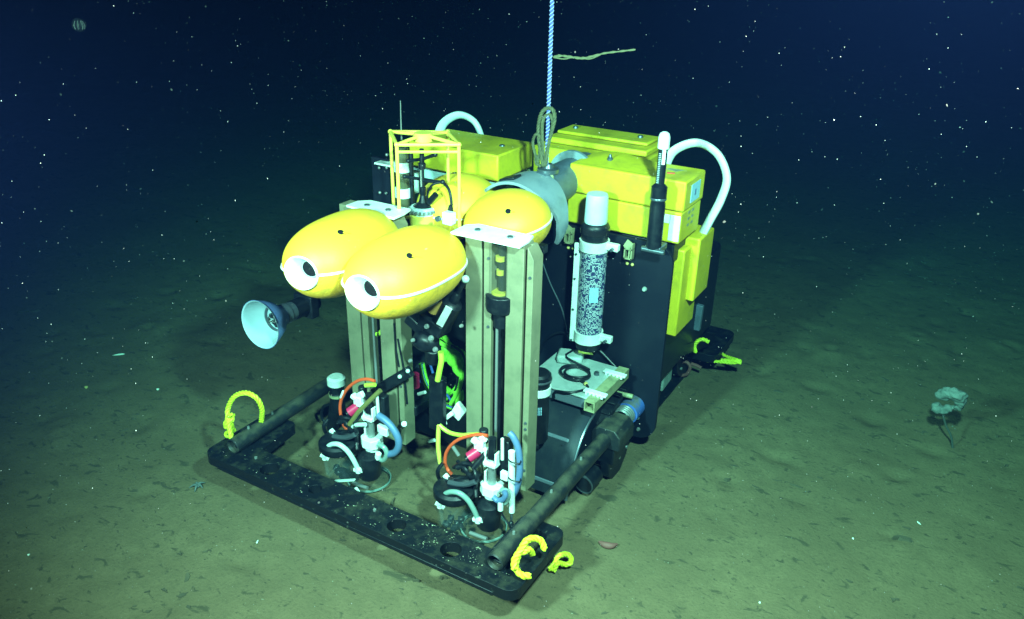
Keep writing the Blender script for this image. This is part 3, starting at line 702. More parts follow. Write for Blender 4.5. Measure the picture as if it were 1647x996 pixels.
# clear sampler tube left of it, with two white clamps and a thin antenna
sx = P(648, 300, y=.86); zt = P(648, 236, y=.86).z; zb = P(648, 352, y=.86).z
sp = MB().lathe([(0, zt), (.026, zt), (.030, zt-.005), (.030, zb), (0, zb)], (sx.x, .86, 0), (0, 0, 1), 24).build('sampler_tube', 'smoked', ROV)
MB().cyl((sx.x, .86, zb), (sx.x, .86, zt-.01), .019).build('core', 'tanrail', sp)
for py in (268, 309): zz = P(648, py, y=.86).z; MB().lathe([(.031, -.022), (.037, -.022), (.037, .022), (.031, .022)], (sx.x, .86, zz), (0, 0, 1), 24).build('tube_clamp', 'white', sp)
MB().cyl((sx.x+.045, .87, zb-.02), (sx.x+.045, .87, zt-.02), .010, n=12).build('black_tube', 'black', sp)
MB().cyl(P(665, 309, y=.95), P(665, 276, y=.95), .026).build('pale_canister', 'pale', ROV)
q = P(617, 262, y=.86); pl_ = MB().box((q.x+.02, .86, q.z), (.10, .06, .008)).build('bracket_plate', 'white', sp)
for px, py in ((610, 270), (622, 270), (611, 310), (621, 311), (622, 249)): MB().ball(P(px, py, y=.86), .0075, 2).build('bolt', 'steel', sp)
mb = MB(); mb.bar((P(610, 262, y=.87).x, .885, P(610, 330, y=.87).z-.02), (P(610, 262, y=.87).x, .885, P(610, 255, y=.87).z), .10, .02, (0, 1, 0)); mb.build('mount_panel', 'panel', ROV)
a = P(646, 225, y=.86); MB().tube([a, P(645, 200, y=.86), P(644, 162, y=.86)], .003, 6, prof=[.004, .003, .002]).build('antenna', 'steel', sp)

# ------------------------------------------------------------------ yellow foam blocks
def block(name, x0, x1, y0, y1, z0, z1, parent=ROV, bev=.008, ridge=0):
    mb = MB(); mb.box(((x0+x1)/2, (y0+y1)/2, (z0+z1)/2), (x1-x0, y1-y0, z1-z0)); return mb.build(name, 'foam', parent, bev=bev)
def hipblock(name, x0, x1, y0, y1, z0, z1, rise, parent=ROV):
    mb = MB(); prof = [(x0, z0), (x1, z0), (x1, z1), (x0+(x1-x0)*.62, z1), (x0+(x1-x0)*.28, z1+rise), (x0+(x1-x0)*.1, z1+rise), (x0, z1)]
    mb.prism([prof], (0, y1, 0), (1, 0, 0), (0, 0, 1), y1-y0); return mb.build(name, 'foam', parent, bev=.008)
b = block('foam_block', .285, .861, 1.40, 1.66, 1.245, 1.384)
hp = MB(); bm = hp.bm
vv = [bm.verts.new(v) for v in ((.30, 1.425, 1.3835), (.66, 1.425, 1.3835), (.66, 1.64, 1.3835), (.30, 1.64, 1.3835), (.40, 1.52, 1.408), (.48, 1.52, 1.408), (.48, 1.63, 1.408), (.36, 1.63, 1.408))]
for f in ((0, 1, 5, 4), (1, 2, 6, 5), (2, 3, 7, 6), (3, 0, 4, 7), (4, 5, 6, 7), (3, 2, 1, 0)): bm.faces.new([vv[i] for i in f])
hp.build('raised_top', 'foam', b, bev=.003)
MB().lathe([(0, .012), (.006, .022), (.008, .01), (.014, .004), (.014, -.006)], (.445, 1.50, 1.405), (0, 0, 1), 12).build('bolt', 'dsteel', b)
MB().box((.75, 1.50, 1.386), (.035, .010, .006), (0, 0, .3)).build('red_mark', 'red', b)
MB().prism([[(0, 0), (.06, -.02), (.085, .03), (.02, .02)]], (.70, 1.56, 1.3845), (1, 0, 0), (0, 1, 0), .0015).build('dark_scuff', 'tanrail', b)
MB().box((.8625, 1.535, 1.312), (.003, .115, .085)).build('label_plate', 'lblue', b)
MB().box((.8645, 1.53, 1.31), (.002, .018, .028)).build('label_mark', 'blue', b)
c = block('foam_block', .281, .855, 1.40, 1.66, 1.092, 1.241)
mb = MB(); mb.box((.8275, 1.3985, 1.165), (.05, .003, .12)); mb.box((.78, 1.3985, 1.205), (.05, .003, .04)); mb.build('white_sticker', 'white', c)
mb = MB()
for k in range(3):
    for j in range(2): mb.box((.8555, 1.50+j*.05, 1.16+k*.03), (.002, .028, .012))
mb.build('stencil_mark', 'tanrail', c)
block('foam_block', .70, .858, 1.50, 1.75, .58, 1.03); block('foam_block', .76, .897, 1.59, 1.80, .745, 1.068)
bl = block('foam_block', -.53, -.005, 1.225, 1.56, 1.285, 1.412); MB().lathe([(0, .006), (.012, .006), (.015, 0), (.015, -.005)], (-.09, 1.40, 1.412), (0, 0, 1), 12).build('bolt', 'dsteel', bl)
MB().box((-.27, 1.40, 1.25), (.52, .30, .05)).build('block_tray', 'pale', ROV, bev=.004)
bm_ = block('foam_block', -.06, .545, 1.66, 2.05, 1.20, 1.37); block('foam_block', -.03, .53, 1.74, 2.02, 1.374, 1.405); block('foam_block', -.01, .50, 1.82, 2.0, 1.4085, 1.425)
for x in (.05, .42): MB().lathe([(0, .01), (.012, .01), (.015, 0), (.015, -.005)], (x, 1.92, 1.425), (0, 0, 1), 12).build('bolt', 'dsteel', bm_)
MB().box((.0, 1.3, 1.0), (.05, .4, .2)).build('foam_support', 'black', ROV)
MB().box((.55, 1.55, 1.03), (.55, .24, .10)).build('foam_support', 'black', ROV, bev=.006)
MB().box((.15, 1.8, 1.0), (.6, .35, .36)).build('foam_support', 'black', ROV, bev=.006)
q = P(806, 555, y=.84); MB().box((q.x, .84, q.z), (.07, .05, .36)).build('yellow_battery_case', 'foam', ROV, bev=.01)

# tall white handles that arch over the foam
def handle(pts, y, wd, lean=0):
    path = arc([P(a, b, y=y+(lean*i)) for i, (a, b) in enumerate(pts)], 10); return MB().tube(path, wd, 16, sq=.62).build('lifting_arch', 'arch', ROV)
handle([(703, 245), (707, 212), (718, 194), (740, 185), (763, 196), (775, 222), (779, 250)], 1.62, .0255)
ha = arc([P(a, b, y=1.70) for a, b in ((1068, 300), (1072, 262), (1088, 240), (1122, 230), (1154, 248), (1169, 285), (1160, 320), (1143, 352), (1126, 384))], 10)
mb = MB(); K = len(ha); mb.tube(ha, .03, 16, prof=[.0255+.003*(i/K) for i in range(K)], sq=.6); mb.build('lifting_arch', 'arch', ROV)

# pressure housing with its grey hoop under the lifting point
hy = MB().lathe([(0, 0), (.075, 0), (.092, .02), (.092, .50), (.075, .52), (0, .52)], (.235, 1.16, 1.285), (.02, 1, 0), 36).build('pressure_housing', 'titan', ROV)
for y in (1.52,): MB().lathe([(.093, -.012), (.128, -.010), (.128, .010), (.093, .012)], (.243, y, 1.285), (.02, 1, 0), 36).build('end_flange', 'ring', hy)
mb = MB(); bm = mb.bm; rows = []
for k in range(31):
    a = R(-28+k*6.2); rad = .205; wv = (.045+.06*min(1, max(0, (k-6)/8)))*min(1, .35+.65*min(1, k/4)); c = Vector((.215, 1.10, 1.185))
    rows.append([bm.verts.new(c+Vector((math.cos(a)*q, yy, math.sin(a)*q*.93))) for q, yy in ((rad, -wv), (rad+.004, 0), (rad, wv), (rad-.014, wv), (rad-.010, 0), (rad-.014, -wv))])
for q0, q1 in zip(rows, rows[1:]):
    for j in range(6): bm.faces.new((q0[j], q0[(j+1) % 6], q1[(j+1) % 6], q1[j]))
bm.faces.new(rows[0]); bm.faces.new(rows[-1][::-1])
hoop = mb.build('grey_hoop', 'ring', ROV, ang=50)
MB().box((.168, 1.050, 1.374), (.080, .070, .012), (0, -.28, 0)).build('hoop_window', 'black', hoop, bev=.004)
MB().lathe([(0, .03), (.02, .03), (.026, .012), (.05, .008), (.05, -.01), (0, -.01)], (.25, 1.25, 1.378), (0, 0, 1), 20).build('lifting_lug', 'dsteel', hy)
mb = MB(); mb.tube(arc([P(880, 268, y=1.24), P(888, 285, y=1.22), P(887, 300, y=1.2), P(880, 302, y=1.2)], 6), .008, 8); mb.build('lifting_shackle', 'tanrail', hy)

# printed tube with a pale cap on the panel, with clamps and rail
T = Vector((.488, 1.29, 0)); zz = lambda py: P(952, py, y=1.29).z
lt = MB().lathe([(0, zz(560)), (.058, zz(560)), (.062, zz(556)), (.062, zz(378)), (.064, zz(376)), (.066, zz(362)), (.06, zz(358)), (.052, zz(356)), (0, zz(356))], T, (0, 0, 1), 40).build('sample_canister', 'black', ROV)
lm = MB(); n = 44; uvl = lm.bm.loops.layers.uv.new('UVMap'); zs0, zs1 = zz(534), zz(398); ring0 = []; ring1 = []
for k in range(n+1):
    a = 2*math.pi*k/n; ring0.append(lm.bm.verts.new(T+Vector((math.cos(a)*.0635, math.sin(a)*.0635, zs0)))); ring1.append(lm.bm.verts.new(T+Vector((math.cos(a)*.0635, math.sin(a)*.0635, zs1))))
for k in range(n):
    f = lm.bm.faces.new((ring0[k], ring0[k+1], ring1[k+1], ring1[k]))
    for l, uv in zip(f.loops, ((k/n, 0), ((k+1)/n, 0), ((k+1)/n, 1), (k/n, 1))): l[uvl].uv = uv
lm.build('printed_label', 'print', lt, recalc=False)
mb = MB(); a = -.95; mb.box(T+Vector((math.cos(a)*.064, math.sin(a)*.064, zz(467))), (.042, .004, .075), (0, 0, a+math.pi/2)); mb.build('plain_sticker', 'lblue', lt)
for p0, p1 in ((548, 532), (400, 384)):
    MB().lathe([(.0625, zz(p0)), (.071, zz(p0)), (.071, zz(p1)), (.0625, zz(p1))], T, (0, 0, 1), 40).build('clamp_band', 'white', lt)
    z_ = (zz(p0)+zz(p1))/2; cm = MB().box((T.x+.095, T.y+.0, z_+.005), (.06, .03, .034)).build('clamp_ear', 'white', lt, bev=.004); MB().cyl((T.x+.10, T.y-.015, z_), (T.x+.10, T.y-.035, z_), .008, n=10).build('bolt', 'dsteel', lt)
MB().lathe([(0, zz(310)+.0), (.046, zz(310)), (.050, zz(313)), (.054, zz(352)), (.052, zz(357)), (0, zz(357))], T, (0, 0, 1), 36).build('pale_cap', 'pale', lt)
mb = MB(); mb.lathe([(.061, zz(364)), (.068, zz(363)), (.070, zz(368)), (.068, zz(373)), (.061, zz(374))], T, (0, 0, 1), 36); mb.build('cap_ring', 'lens', lt)
ml = MB(); ml.box((T.x-.072, T.y-.028, (zz(552)+zz(392))/2), (.028, .014, zz(392)-zz(552)), (0, 0, .25)); mr_ = ml.build('mount_rail', 'white', lt, bev=.002)
for py in (410, 450, 500, 550): MB().cyl((T.x-.074, T.y-.034, zz(py)), (T.x-.074, T.y-.040, zz(py)), .006, n=10).build('bolt', 'dsteel', mr_)

# beacon rod with a white tip
T = Vector((.775, 1.30, 0)); zz = lambda py: P(1058, py, y=1.30).z
bd = MB().lathe([(0, zz(400)), (.034, zz(400)), (.034, zz(330)), (.031, zz(322)), (.035, zz(318)), (.035, zz(300)), (.024, zz(296)), (.020, zz(295)), (.020, zz(236)), (0, zz(236))], T, (0, 0, 1), 28).build('beacon_rod', 'black', ROV)
MB().lathe([(.0215, zz(238)), (.025, zz(237)), (.025, zz(219)), (.020, zz(213)), (.010, zz(210.5)), (0, zz(210))], T, (0, 0, 1), 28).build('beacon_tip', 'white', bd)
MB().lathe([(.0352, zz(321)), (.037, zz(320)), (.037, zz(318)), (.0352, zz(317))], T, (0, 0, 1), 28).build('collar_ring', 'dsteel', bd)
mb = MB()
for k in range(17): mb.box(T+Vector((-.004, -.0195, zz(292)+(zz(245)-zz(292))*k/16)), (.010, .003, .0028))
mb.build('scale_mark', 'pale', bd)
mb = MB(); mb.box(T+Vector((.0115, -.0165, (zz(238)+zz(262))/2)), (.014, .004, zz(238)-zz(262)), (0, 0, .6)); mb.build('white_strip', 'white', bd)
mb = MB(); mb.box(T+Vector((.0, .03, zz(402))), (.075, .09, .03)); mb.cyl(T+Vector((-.05, -.02, zz(402))), T+Vector((.06, -.02, zz(402))), .012); mb.build('rod_bracket', 'dsteel', bd, bev=.005)

# ------------------------------------------------------------------ respiration chambers in front of the towers
def chamber(dx, right):
    D = Vector((dx, 0, 0)); Y = .42
    Q = lambda px, py, y=Y: P(px, py, y=y)+D
    # black canister in front
    a = Q(786, 846, .38); can = MB().lathe([(0, -.0), (.044, .0), (.052, .012), (.054, .09), (.050, .115), (.03, .13), (0, .132)], a, (-.02, .03, 1), 30).build('respiration_chamber', 'black', ROV)
    # dark ring over the clear chamber
    c = Q(731, 790, .36)
    MB().lathe([(.055, -.02), (.085, -.02), (.092, -.01), (.092, .018), (.08, .028), (.03, .03), (0, .03)], c, (0, 0, 1), 34).build('chamber_lid', 'black', can)
    mb = MB(); mb.lathe([(.078, -.020), (.078, -.215), (.072, -.215), (.072, -.02)], c, (0, 0, 1), 34); mb.build('clear_wall', 'acrylic', can)
    e = Q(765, 800, .44)
    mb = MB(); z1 = e.z; mb.lathe([(.105, -.03), (.105, z1*-1+GZ+.02), (.099, -z1+GZ+.02), (.099, -.03)], e+Vector((.03, .02, 0)), (0, 0, 1), 36); mb.build('clear_wall', 'acrylic', can)
    mb = MB(); mb.lathe([(.10, 0), (.106, .004), (.106, .012), (.10, .012)], (e.x+.03, e.y+.02, GZ+.012), (0, 0, 1), 36); mb.build('cutting_edge', 'hosegreen', can)
    mb = MB(); mb.bar(c+Vector((-.05, -.05, -.03)), c+Vector((-.01, -.075, -.13)), .014, .006); mb.bar(c+Vector((.05, -.05, -.05)), c+Vector((.0, -.075, -.13)), .014, .006)
    mb.bar(c+Vector((.075, -.02, -.02)), c+Vector((.075, -.02, -.215)), .018, .006); mb.build('clear_brace', 'acrylic', can)
    g = MB()
    for k in range(9): g.ball(c+Vector((random.uniform(-.04, .05), random.uniform(-.03, .03), -.17+random.uniform(-.02, .03))), random.uniform(.012, .022), 2, (1, 1, .8), .5)
    g.build('stirrer', 'black', can)
    r0 = Q(756, 857, .34); r1 = Q(783, 867, .34); MB().cyl(r0, r1, .009, n=12).build('steel_rod', 'steel', can)
    # arched clear hose with white elbows
    pts = [Q(708, 812, .30), Q(711, 800, .30), Q(722, 792, .30), Q(738, 793, .30), Q(752, 804, .31), Q(762, 820, .32), Q(769, 836, .33)]
    MB().tube(arc(pts, 7), .0115, 12).build('arched_hose', 'hosegreen' if right else 'hosepale', can)
    for p_, d in ((pts[0], (-.6, -.2, .3)), (pts[-1], (.8, 0, .25))):
        v = Vector(d).normalized(); mb = MB(); mb.cyl(p_-v*.022, p_+v*.022, .012, n=14); mb.cyl(p_-Vector((0, 0, .012)), p_+Vector((0, 0, .018)), .0145, n=14); mb.ball(p_, .0145, 2); mb.build('elbow_fitting', 'white', can)
    # valve stack under the drive rod
    va = MB(); x = Q(791, 783); zz = lambda py: P(791, py, y=Y).z
    va.prism([[(-.048, -.02), (-.02, -.042), (.03, -.042), (.048, -.015), (.046, .03), (.0, .045), (-.046, .02)]], (x.x, Y, zz(792)), (1, 0, 0), (0, 1, 0), zz(777)-zz(792)); va.cyl((x.x+.004, Y, zz(800)), (x.x+.004, Y, zz(790)), .034)
    v = va.build('pump_flange', 'white', can, bev=.004)
    MB().cyl((x.x, Y, zz(778)), (x.x, Y, zz(743)), .018, n=20).build('pump_body', 'steel', v)
    u_ = MB(); u_.box((x.x-.026, Y, zz(738)), (.010, .035, .085)); u_.box((x.x+.026, Y, zz(736)), (.010, .035, .07)); u_.box((x.x, Y-.012, zz(744)), (.060, .03, .018)); u_.box((x.x-.027, Y, zz(768)), (.008, .03, .06)); u_.build('pump_yoke', 'white', v, bev=.003)
    MB().cyl((x.x+.0, Y-.005, zz(735)), (x.x+.002, Y, zz(704)), .017, n=16).build('rod_coupling', 'black', v)
    w_ = MB(); q = Q(772, 716); w_.box(q, (.045, .03, .05)); w_.box(q+Vector((-.02, -.005, .018)), (.03, .03, .02), (0, .4, 0)); w_.box(q+Vector((.02, 0, -.03)), (.02, .02, .05)); w_.build('valve_body', 'white', can, bev=.004)
    q0 = Q(770, 725); q1 = Q(754, 736, Y-.03); MB().cyl(q0, q1, .023, n=18).build('solenoid', 'magenta', can)
    so = MB(); so.cyl(q1, q1+(q1-q0)*.25, .014, n=14); so.cyl(Q(783, 728), Q(762, 752, Y-.04), .014, n=14); so.cyl(Q(756, 744, Y-.03), Q(735, 752, Y-.05), .013, n=14); so.build('solenoid_rod', 'black', can)
    mb = MB(); mb.box(Q(752, 754, Y-.02), (.010, .01, .028)); mb.box(Q(718, 767, Y-.03), (.026, .02, .018), (0, .7, 0)); mb.box(Q(777, 706), (.03, .02, .03), (0, -.6, 0)); mb.cyl(Q(808, 705), Q(808, 740), .007, n=10); mb.box(Q(812, 765, Y), (.035, .02, .04)); mb.build('white_fitting', 'white', can, bev=.003, split=True)
    mb = MB(); mb.box(Q(814, 735, Y+.04), (.05, .04, .18)); mb.cyl(Q(778, 712, Y+.03), Q(778, 690, Y+.03), .02, n=16); mb.build('valve_block', 'black', can, bev=.006)
    # bundle of black tubing on the left, looped lines
    mb = MB()
    for pts in ([(712, 745), (704, 758), (708, 772), (722, 774), (745, 768), (768, 768)], [(722, 770), (740, 774), (762, 772)], [(730, 752), (745, 745), (760, 750), (766, 768), (764, 790)], [(716, 776), (734, 780), (757, 778), (768, 772)], [(744, 756), (756, 764), (764, 780), (766, 800)], [(736, 742), (750, 757), (758, 776)]):
        mb.tube(arc([Q(a, b, Y-.03-.02*(i % 2)) for i, (a, b) in enumerate(pts)], 5), .009, 8)
    mb.box(Q(764, 783, .43), (.05, .05, .13)); mb.build('black_tubing', 'black', can)
    mb = MB(); mb.tube(arc([Q(a, b, Y-.06) for a, b in ((722, 776), (738, 779), (752, 779), (764, 775))], 5), .012, 8); mb.build('grey_tubing', 'dsteel', can)
    if right:
        mb = MB(); mb.tube(arc([Q(a, b) for a, b in ((784, 701), (770, 699), (756, 701), (740, 706), (727, 715), (718, 728), (716, 744), (720, 755), (727, 763))], 6), .0075, 10); mb.build('orange_cable', 'orange', can)
        mb = MB(); mb.tube(arc([Q(a, b, Y+.03) for a, b in ((777, 698), (758, 699), (742, 700), (726, 697), (715, 691), (707, 684))], 6), .009, 10); mb.build('yellow_cable', 'lime', can)
        mb = MB(); mb.tube(arc([Q(a, b, Y+.03) for a, b in ((706, 685), (705, 700), (705, 722), (708, 745))], 5), .010, 10); mb.build('yellow_cable', 'yelcable', can)
        MB().cyl(Q(823, 726), Q(823, 823), .014, n=16).build('white_pipe', 'white', can)
        MB().cyl(Q(823, 823), Q(822.5, 836), .006, n=10).build('probe', 'dsteel', can)
        MB().ball(Q(822, 844), .013, 2, (1, 1, 1.6)).build('weight', 'black', can)
        mb = MB(); mb.tube(arc([Q(a+2, b, Y+.015) for a, b in ((817, 696), (824, 704), (831, 720), (834, 740), (834, 757), (832, 774), (828, 787), (824, 795))], 6), .014, 12); mb.tube(arc([Q(a, b, .36) for a, b in ((793, 799), (800, 805), (808, 804), (813, 797), (811, 790))], 6), .012, 10); mb.build('blue_hose', 'blue', can)
        mb = MB(); mb.tube(arc([Q(a, b, .38) for a, b in ((806, 789), (814, 789), (818, 797), (814, 808), (807, 811))], 6), .010, 10); mb.build('clear_hose', 'hosegreen', can)
        mb = MB(); mb.cyl(Q(805, 806, .36), Q(805, 820, .36), .012, n=12); mb.build('elbow_fitting', 'white', can)
        mb = MB()
        for py in (741, 770): mb.tube(circle3(Q(828, py, Y-.005), .031, .017), .003, 6, caps=False)
        mb.build('cable_tie', 'black', can)
        mb = MB(); mb.tube(arc([Q(a, b, .36) for a, b in ((806, 822), (811, 833), (818, 842))], 4), .004, 6); mb.build('thin_lead', 'black', can)
        MB().cyl(Q(728, 718), Q(738, 733), .008, n=10).build('pin', 'steel', can)
    else:
        S = lambda px, py, y=Y: P(px, py, y=y)
        mb = MB(); mb.tube(arc([S(a, b) for a, b in ((603, 613), (590, 610), (575, 613), (560, 624), (550, 640), (547, 655), (549, 672), (553, 684), (560, 693))], 6), .0075, 10); mb.build('orange_cable', 'orange', can)
        MB().cyl(S(553, 630), S(549, 639), .0085, n=10).build('sleeve', 'white', can)
        MB().cyl(S(588, 620), S(603, 619), .010, n=10).build('lime_sleeve', 'lime', can)
        mb = MB(); mb.tube([S(612, 628), S(594, 645, .40), S(577, 662, .38), S(562, 683, .37)], .011, 10); mb.build('olive_tube', 'olive', can)
        mb = MB(); mb.tube(arc([S(a, b, Y-.01) for a, b in ((608, 668), (620, 676), (631, 688), (640, 704), (641, 718), (635, 728), (623, 731))], 6), .0165, 12); mb.build('blue_hose', 'blue', can)
        mb = MB(); mb.tube(arc([S(a, b, .40) for a, b in ((608, 715), (618, 720), (622, 730), (617, 740), (609, 738))], 6), .011, 10); mb.build('clear_hose', 'hosegreen', can)
        mb = MB(); mb.cyl(S(609, 729, .39), S(607, 738, .39), .014, n=12); mb.box(S(619, 693, .41), (.045, .03, .04)); mb.build('elbow_fitting', 'white', can, bev=.003, split=True)
        mb = MB(); mb.tube(arc([S(a, b, .38) for a, b in ((563, 690), (572, 684), (588, 683))], 4), .010, 8); mb.build('grey_tubing', 'hosepale', can)
        mb = MB(); mb.box(S(577, 795, .21), (.012, .012, .012)); mb.bar(S(572, 785, .22), S(577, 792, .21), .012, .008); mb.bar(S(538, 774, .25), S(570, 772, .25), .014, .006); mb.build('clear_brace', 'hosepale', can)
    return can
def circle3(c, a, b, n=20):
    return [Vector(c)+Vector((math.cos(2*math.pi*k/n)*a*.9, math.sin(2*math.pi*k/n)*b, math.sin(2*math.pi*k/n)*0)) for k in range(n+1)]
chamber(0, True); chamber(-.658, False)

# black bottles with a white band
def bottle(x, y, z, s=1, low=.26):
    b = MB().lathe([(0, .085), (.045, .085), (.056, .075), (.058, .04), (.052, .036), (.052, -low), (.045, -low-.01), (0, -low-.01)], (x, y, z), (0, 0, 1), 30).build('battery_bottle', 'black', ROV)
    MB().lathe([(.0525, -.020), (.057, -.018), (.057, .016), (.0525, .018)], (x, y, z), (0, 0, 1), 30).build('white_band', 'white', b)
    MB().lathe([(.058, .048), (.0605, .05), (.0605, .056), (.058, .058)], (x, y, z), (0, 0, 1), 30).build('rim', 'dsteel', b)
    mb = MB()
    for i in range(3):
        for j in range(3): mb.box((x+.052*math.sin(.55+i*.13), y-.052*math.cos(.55+i*.13), z-.075-j*.014), (.003, .003, .012), (0, 0, .5+i*.13))
    mb.build('bar_mark', 'lblue', b); return b
q = P(866, 625, y=.80); bottle(q.x, .80, q.z)
q = P(541, 614, y=.70); b2 = MB().lathe([(0, .03), (.03, .03), (.043, .02), (.045, -.018), (.038, -.022), (.038, -.06), (.043, -.065), (.043, -.085), (.036, -.09), (.036, -.17), (0, -.17)], (q.x, .70, q.z), (0, 0, 1), 30).build('sensor_bottle', 'black', ROV)
MB().lathe([(0, .034), (.034, .033), (.047, .022), (.0475, -.012), (.045, -.014)], (q.x, .70, q.z), (0, 0, 1), 30).build('white_cap', 'white', b2)
MB().lathe([(.039, -.066), (.0445, -.064), (.0445, -.080), (.039, -.082)], (q.x, .70, q.z), (0, 0, 1), 30).build('rim', 'tanrail', b2)
mb = MB(); mb.tube(arc(PL([(533, 650), (520, 655), (518, 672), (532, 690), (545, 695)], y=.70), 6), .008, 8); mb.cyl(P(541, 640, y=.72), P(535, 690, y=.72), .032); mb.build('hanging_cable', 'black', b2)

# pan and tilt camera between the towers
a = P(706, 528, y=.52); b = P(733, 478, y=.52); t = (b-a).normalized()
pt = MB().lathe([(0, -.01), (.038, -.01), (.044, .0), (.044, .15), (.036, .16), (.022, .165), (.018, .20), (.010, .21), (.010, .25), (0, .25)], a, t, 28).build('pan_tilt_camera', 'black', ROV)
s = t.cross(_f).normalized()
mb = MB(); o_ = a-_f*.053+t*.02; mb.bar(o_, o_+t*.105, .030, .006, -_f); mb.build('label_strip', 'white', pt)
MB().cyl(a+t*.07+s*.058, a+t*.145+s*.058, .032, n=20).build('copper_housing', 'amber', pt)
MB().ball(a+t*.185, .017, 2).build('connector_nut', 'white', pt); MB().ball(a+t*.29, .017, 2).build('tip', 'hosepale', pt); MB().cyl(a+t*.2, a+t*.29, .010).build('cable_boot', 'black', pt)
mb = MB(); j = P(685, 548, y=.52)
mb.ball(j, .058, 3, (1.1, .9, .85), .12); mb.box(P(700, 520, y=.52), (.12, .09, .06), (0, .3, 0)); mb.box(P(672, 520, y=.54), (.10, .06, .05), (0, .5, 0)); mb.cyl(P(697, 560, y=.53), P(697, 580, y=.55), .035); mb.build('tilt_unit', 'black', pt, bev=.006)
for px, py, r in ((665, 547, .009), (701, 562, .012), (694, 544, .013), (661, 580, .009), (687, 525, .011), (743, 524, .008)):
    MB().lathe([(0, .012), (r*.7, .012), (r, .006), (r, 0)], P(px, py, y=.455), (0, -1, .2), 12).build('bolt', 'steel', pt)
# arm from the left tower, cables, bright green bundle
mb = MB(); mb.bar(P(608, 627, y=.53), P(660, 597, y=.53), .05, .03, (0, -1, 0)); ar = mb.build('cross_arm', 'black', ROV, bev=.004)
for px, py in ((643, 606), (656, 597)): MB().ball(P(px, py, y=.51), .010, 2).build('bolt', 'hosepale', ar)
MB().cyl(P(647, 683, y=.54), P(650, 682, y=.50), .013, n=12).build('wing_nut', 'steel', ar)
rnd = random.Random(8)
mbs = {k: MB() for k in ('limeb', 'lime', 'bluedk', 'red', 'black')}
for k in range(15):
    o1 = rnd.uniform(-14, 14); o2 = rnd.uniform(-10, 22); y = rnd.uniform(.80, .92)
    base = [(700+o1, 540+rnd.uniform(-8, 8)), (722+o2, 566+o1*.3), (738+o2*.6, 595+o1*.5), (736+o2*.4, 625+o1*.3), (724+o1, 648+o2*.3)]
    if k % 3 == 0: base = [(684+o1*.6, 585), (690+o1*.7, 605+o2*.2), (700+o1, 625), (712+o1, 642+o2*.2), (728, 652+o2*.2)]
    kind = ('limeb', 'lime', 'limeb', 'bluedk', 'limeb', 'black')[k % 6] if k != 7 else 'red'
    mbs[kind].tube(arc([P(a, b, y=y) for a, b in base], 6), .0115 if kind == 'limeb' else .0065, 8)
for k, nm in (('limeb', 'green_sheathed_bundle'), ('lime', 'lime_cable'), ('bluedk', 'blue_cable'), ('red', 'red_cable'), ('black', 'black_cable')): mbs[k].build(nm, k, ROV)
mb = MB()
for px, py, s_ in ((733, 575, .042), (718, 568, .035), (740, 590, .035), (705, 615, .022), (716, 630, .026), (737, 635, .026)): mb.ball(P(px, py, y=.84), s_*1.25, 3, (1, .7, 1.1), .35)
mb.build('green_mesh_sheath', 'limeb', ROV, split=True)
MB().tube(arc(PL([(709, 566), (710, 580), (707, 596), (704, 612)], y=.50), 6), .0125, 10).build('lime_cable', 'lime', ROV)
mb = MB(); mb.bar(P(704, 605, y=.55), P(704, 690, y=.55), .075, .04, (0, -1, 0)); mb.build('cable_trunk', 'black', ROV, bev=.008)
MB().cyl(P(666, 602, y=.8), P(667, 622, y=.8), .026, n=16).build('red_plug', 'magenta', ROV)
mb = MB(); mb.cyl(P(668, 612, y=.85), P(695, 614, y=.85), .012); mb.build('blue_cable', 'bluedk', ROV)
for p0, p1, r in (((673, 634), (684, 631), .009), ((690, 710), (699, 708), .010)): MB().cyl(P(*p0, y=.78), P(*p1, y=.78), r, n=10).build('white_pin', 'white', ROV)
vy = .60; mb = MB(); mb.prism([[(-.035, -.02), (.01, -.05), (.045, .005), (.0, .045)]], P(734, 662, y=vy), (1, 0, 0), (0, 0, 1), -.03); mb.bar(P(727, 665, y=vy-.02), P(713, 676, y=vy-.02), .02, .02); mb.bar(P(713, 675, y=vy-.02), P(716, 684, y=vy-.02), .02, .018); mb.build('white_valve', 'white', ROV, bev=.004)
MB().lathe([(.026, 0), (.030, .004), (.030, .008), (.026, .008)], P(672, 678, y=.95), (0, -1, 0), 24).build('ring_mark', 'dsteel', ROV)
mb = MB(); mb.tube(arc(PL([(640, 545), (646, 575), (650, 600), (655, 650)], y=.545), 5), .005, 6); mb.tube(arc(PL([(634, 520), (637, 560), (642, 590)], y=.545), 5), .005, 6); mb.build('black_cable', 'black', ROV)
mb = MB(); mb.tube(arc(PL([(598, 534), (608, 538), (612, 533)], y=.60), 5), .009, 8); mb.build('lime_cable', 'lime', ROV)

# rear bumper end with its loop
mb = MB(); mb.prism([rrect(.62, 2.30, .86, 2.70, .05)], (0, 0, .06), (1, 0, 0), (0, 1, 0), .05); mb.prism([rrect(-.86, 2.5, .62, 2.69, .05)], (0, 0, .0605), (1, 0, 0), (0, 1, 0), .0495); rb = mb.build('rear_bumper', 'bumper', ROV, bev=.006)
mb = MB(); mb.bar((.74, 1.9, .30), (.76, 2.5, .12), .06, .06); mb.build('rear_strut', 'black', ROV)
mb = MB(); mb.tube(arc(PL([(1083, 592), (1092, 585), (1103, 582), (1110, 590), (1104, 602), (1092, 603), (1088, 594)], y=2.25), 6), .010, 8); mb.tube(arc(PL([(1112, 585), (1120, 588), (1128, 592)], y=2.3), 5), .010, 8); mb.build('dark_red_cord', 'cuke', ROV)
mb = MB(); mb.bar(P(1125, 490, y=2.1), P(1119, 530, y=2.1), .05, .03, (0, -1, 0)); mb.build('fin_plate', 'titan', ROV, bev=.004)

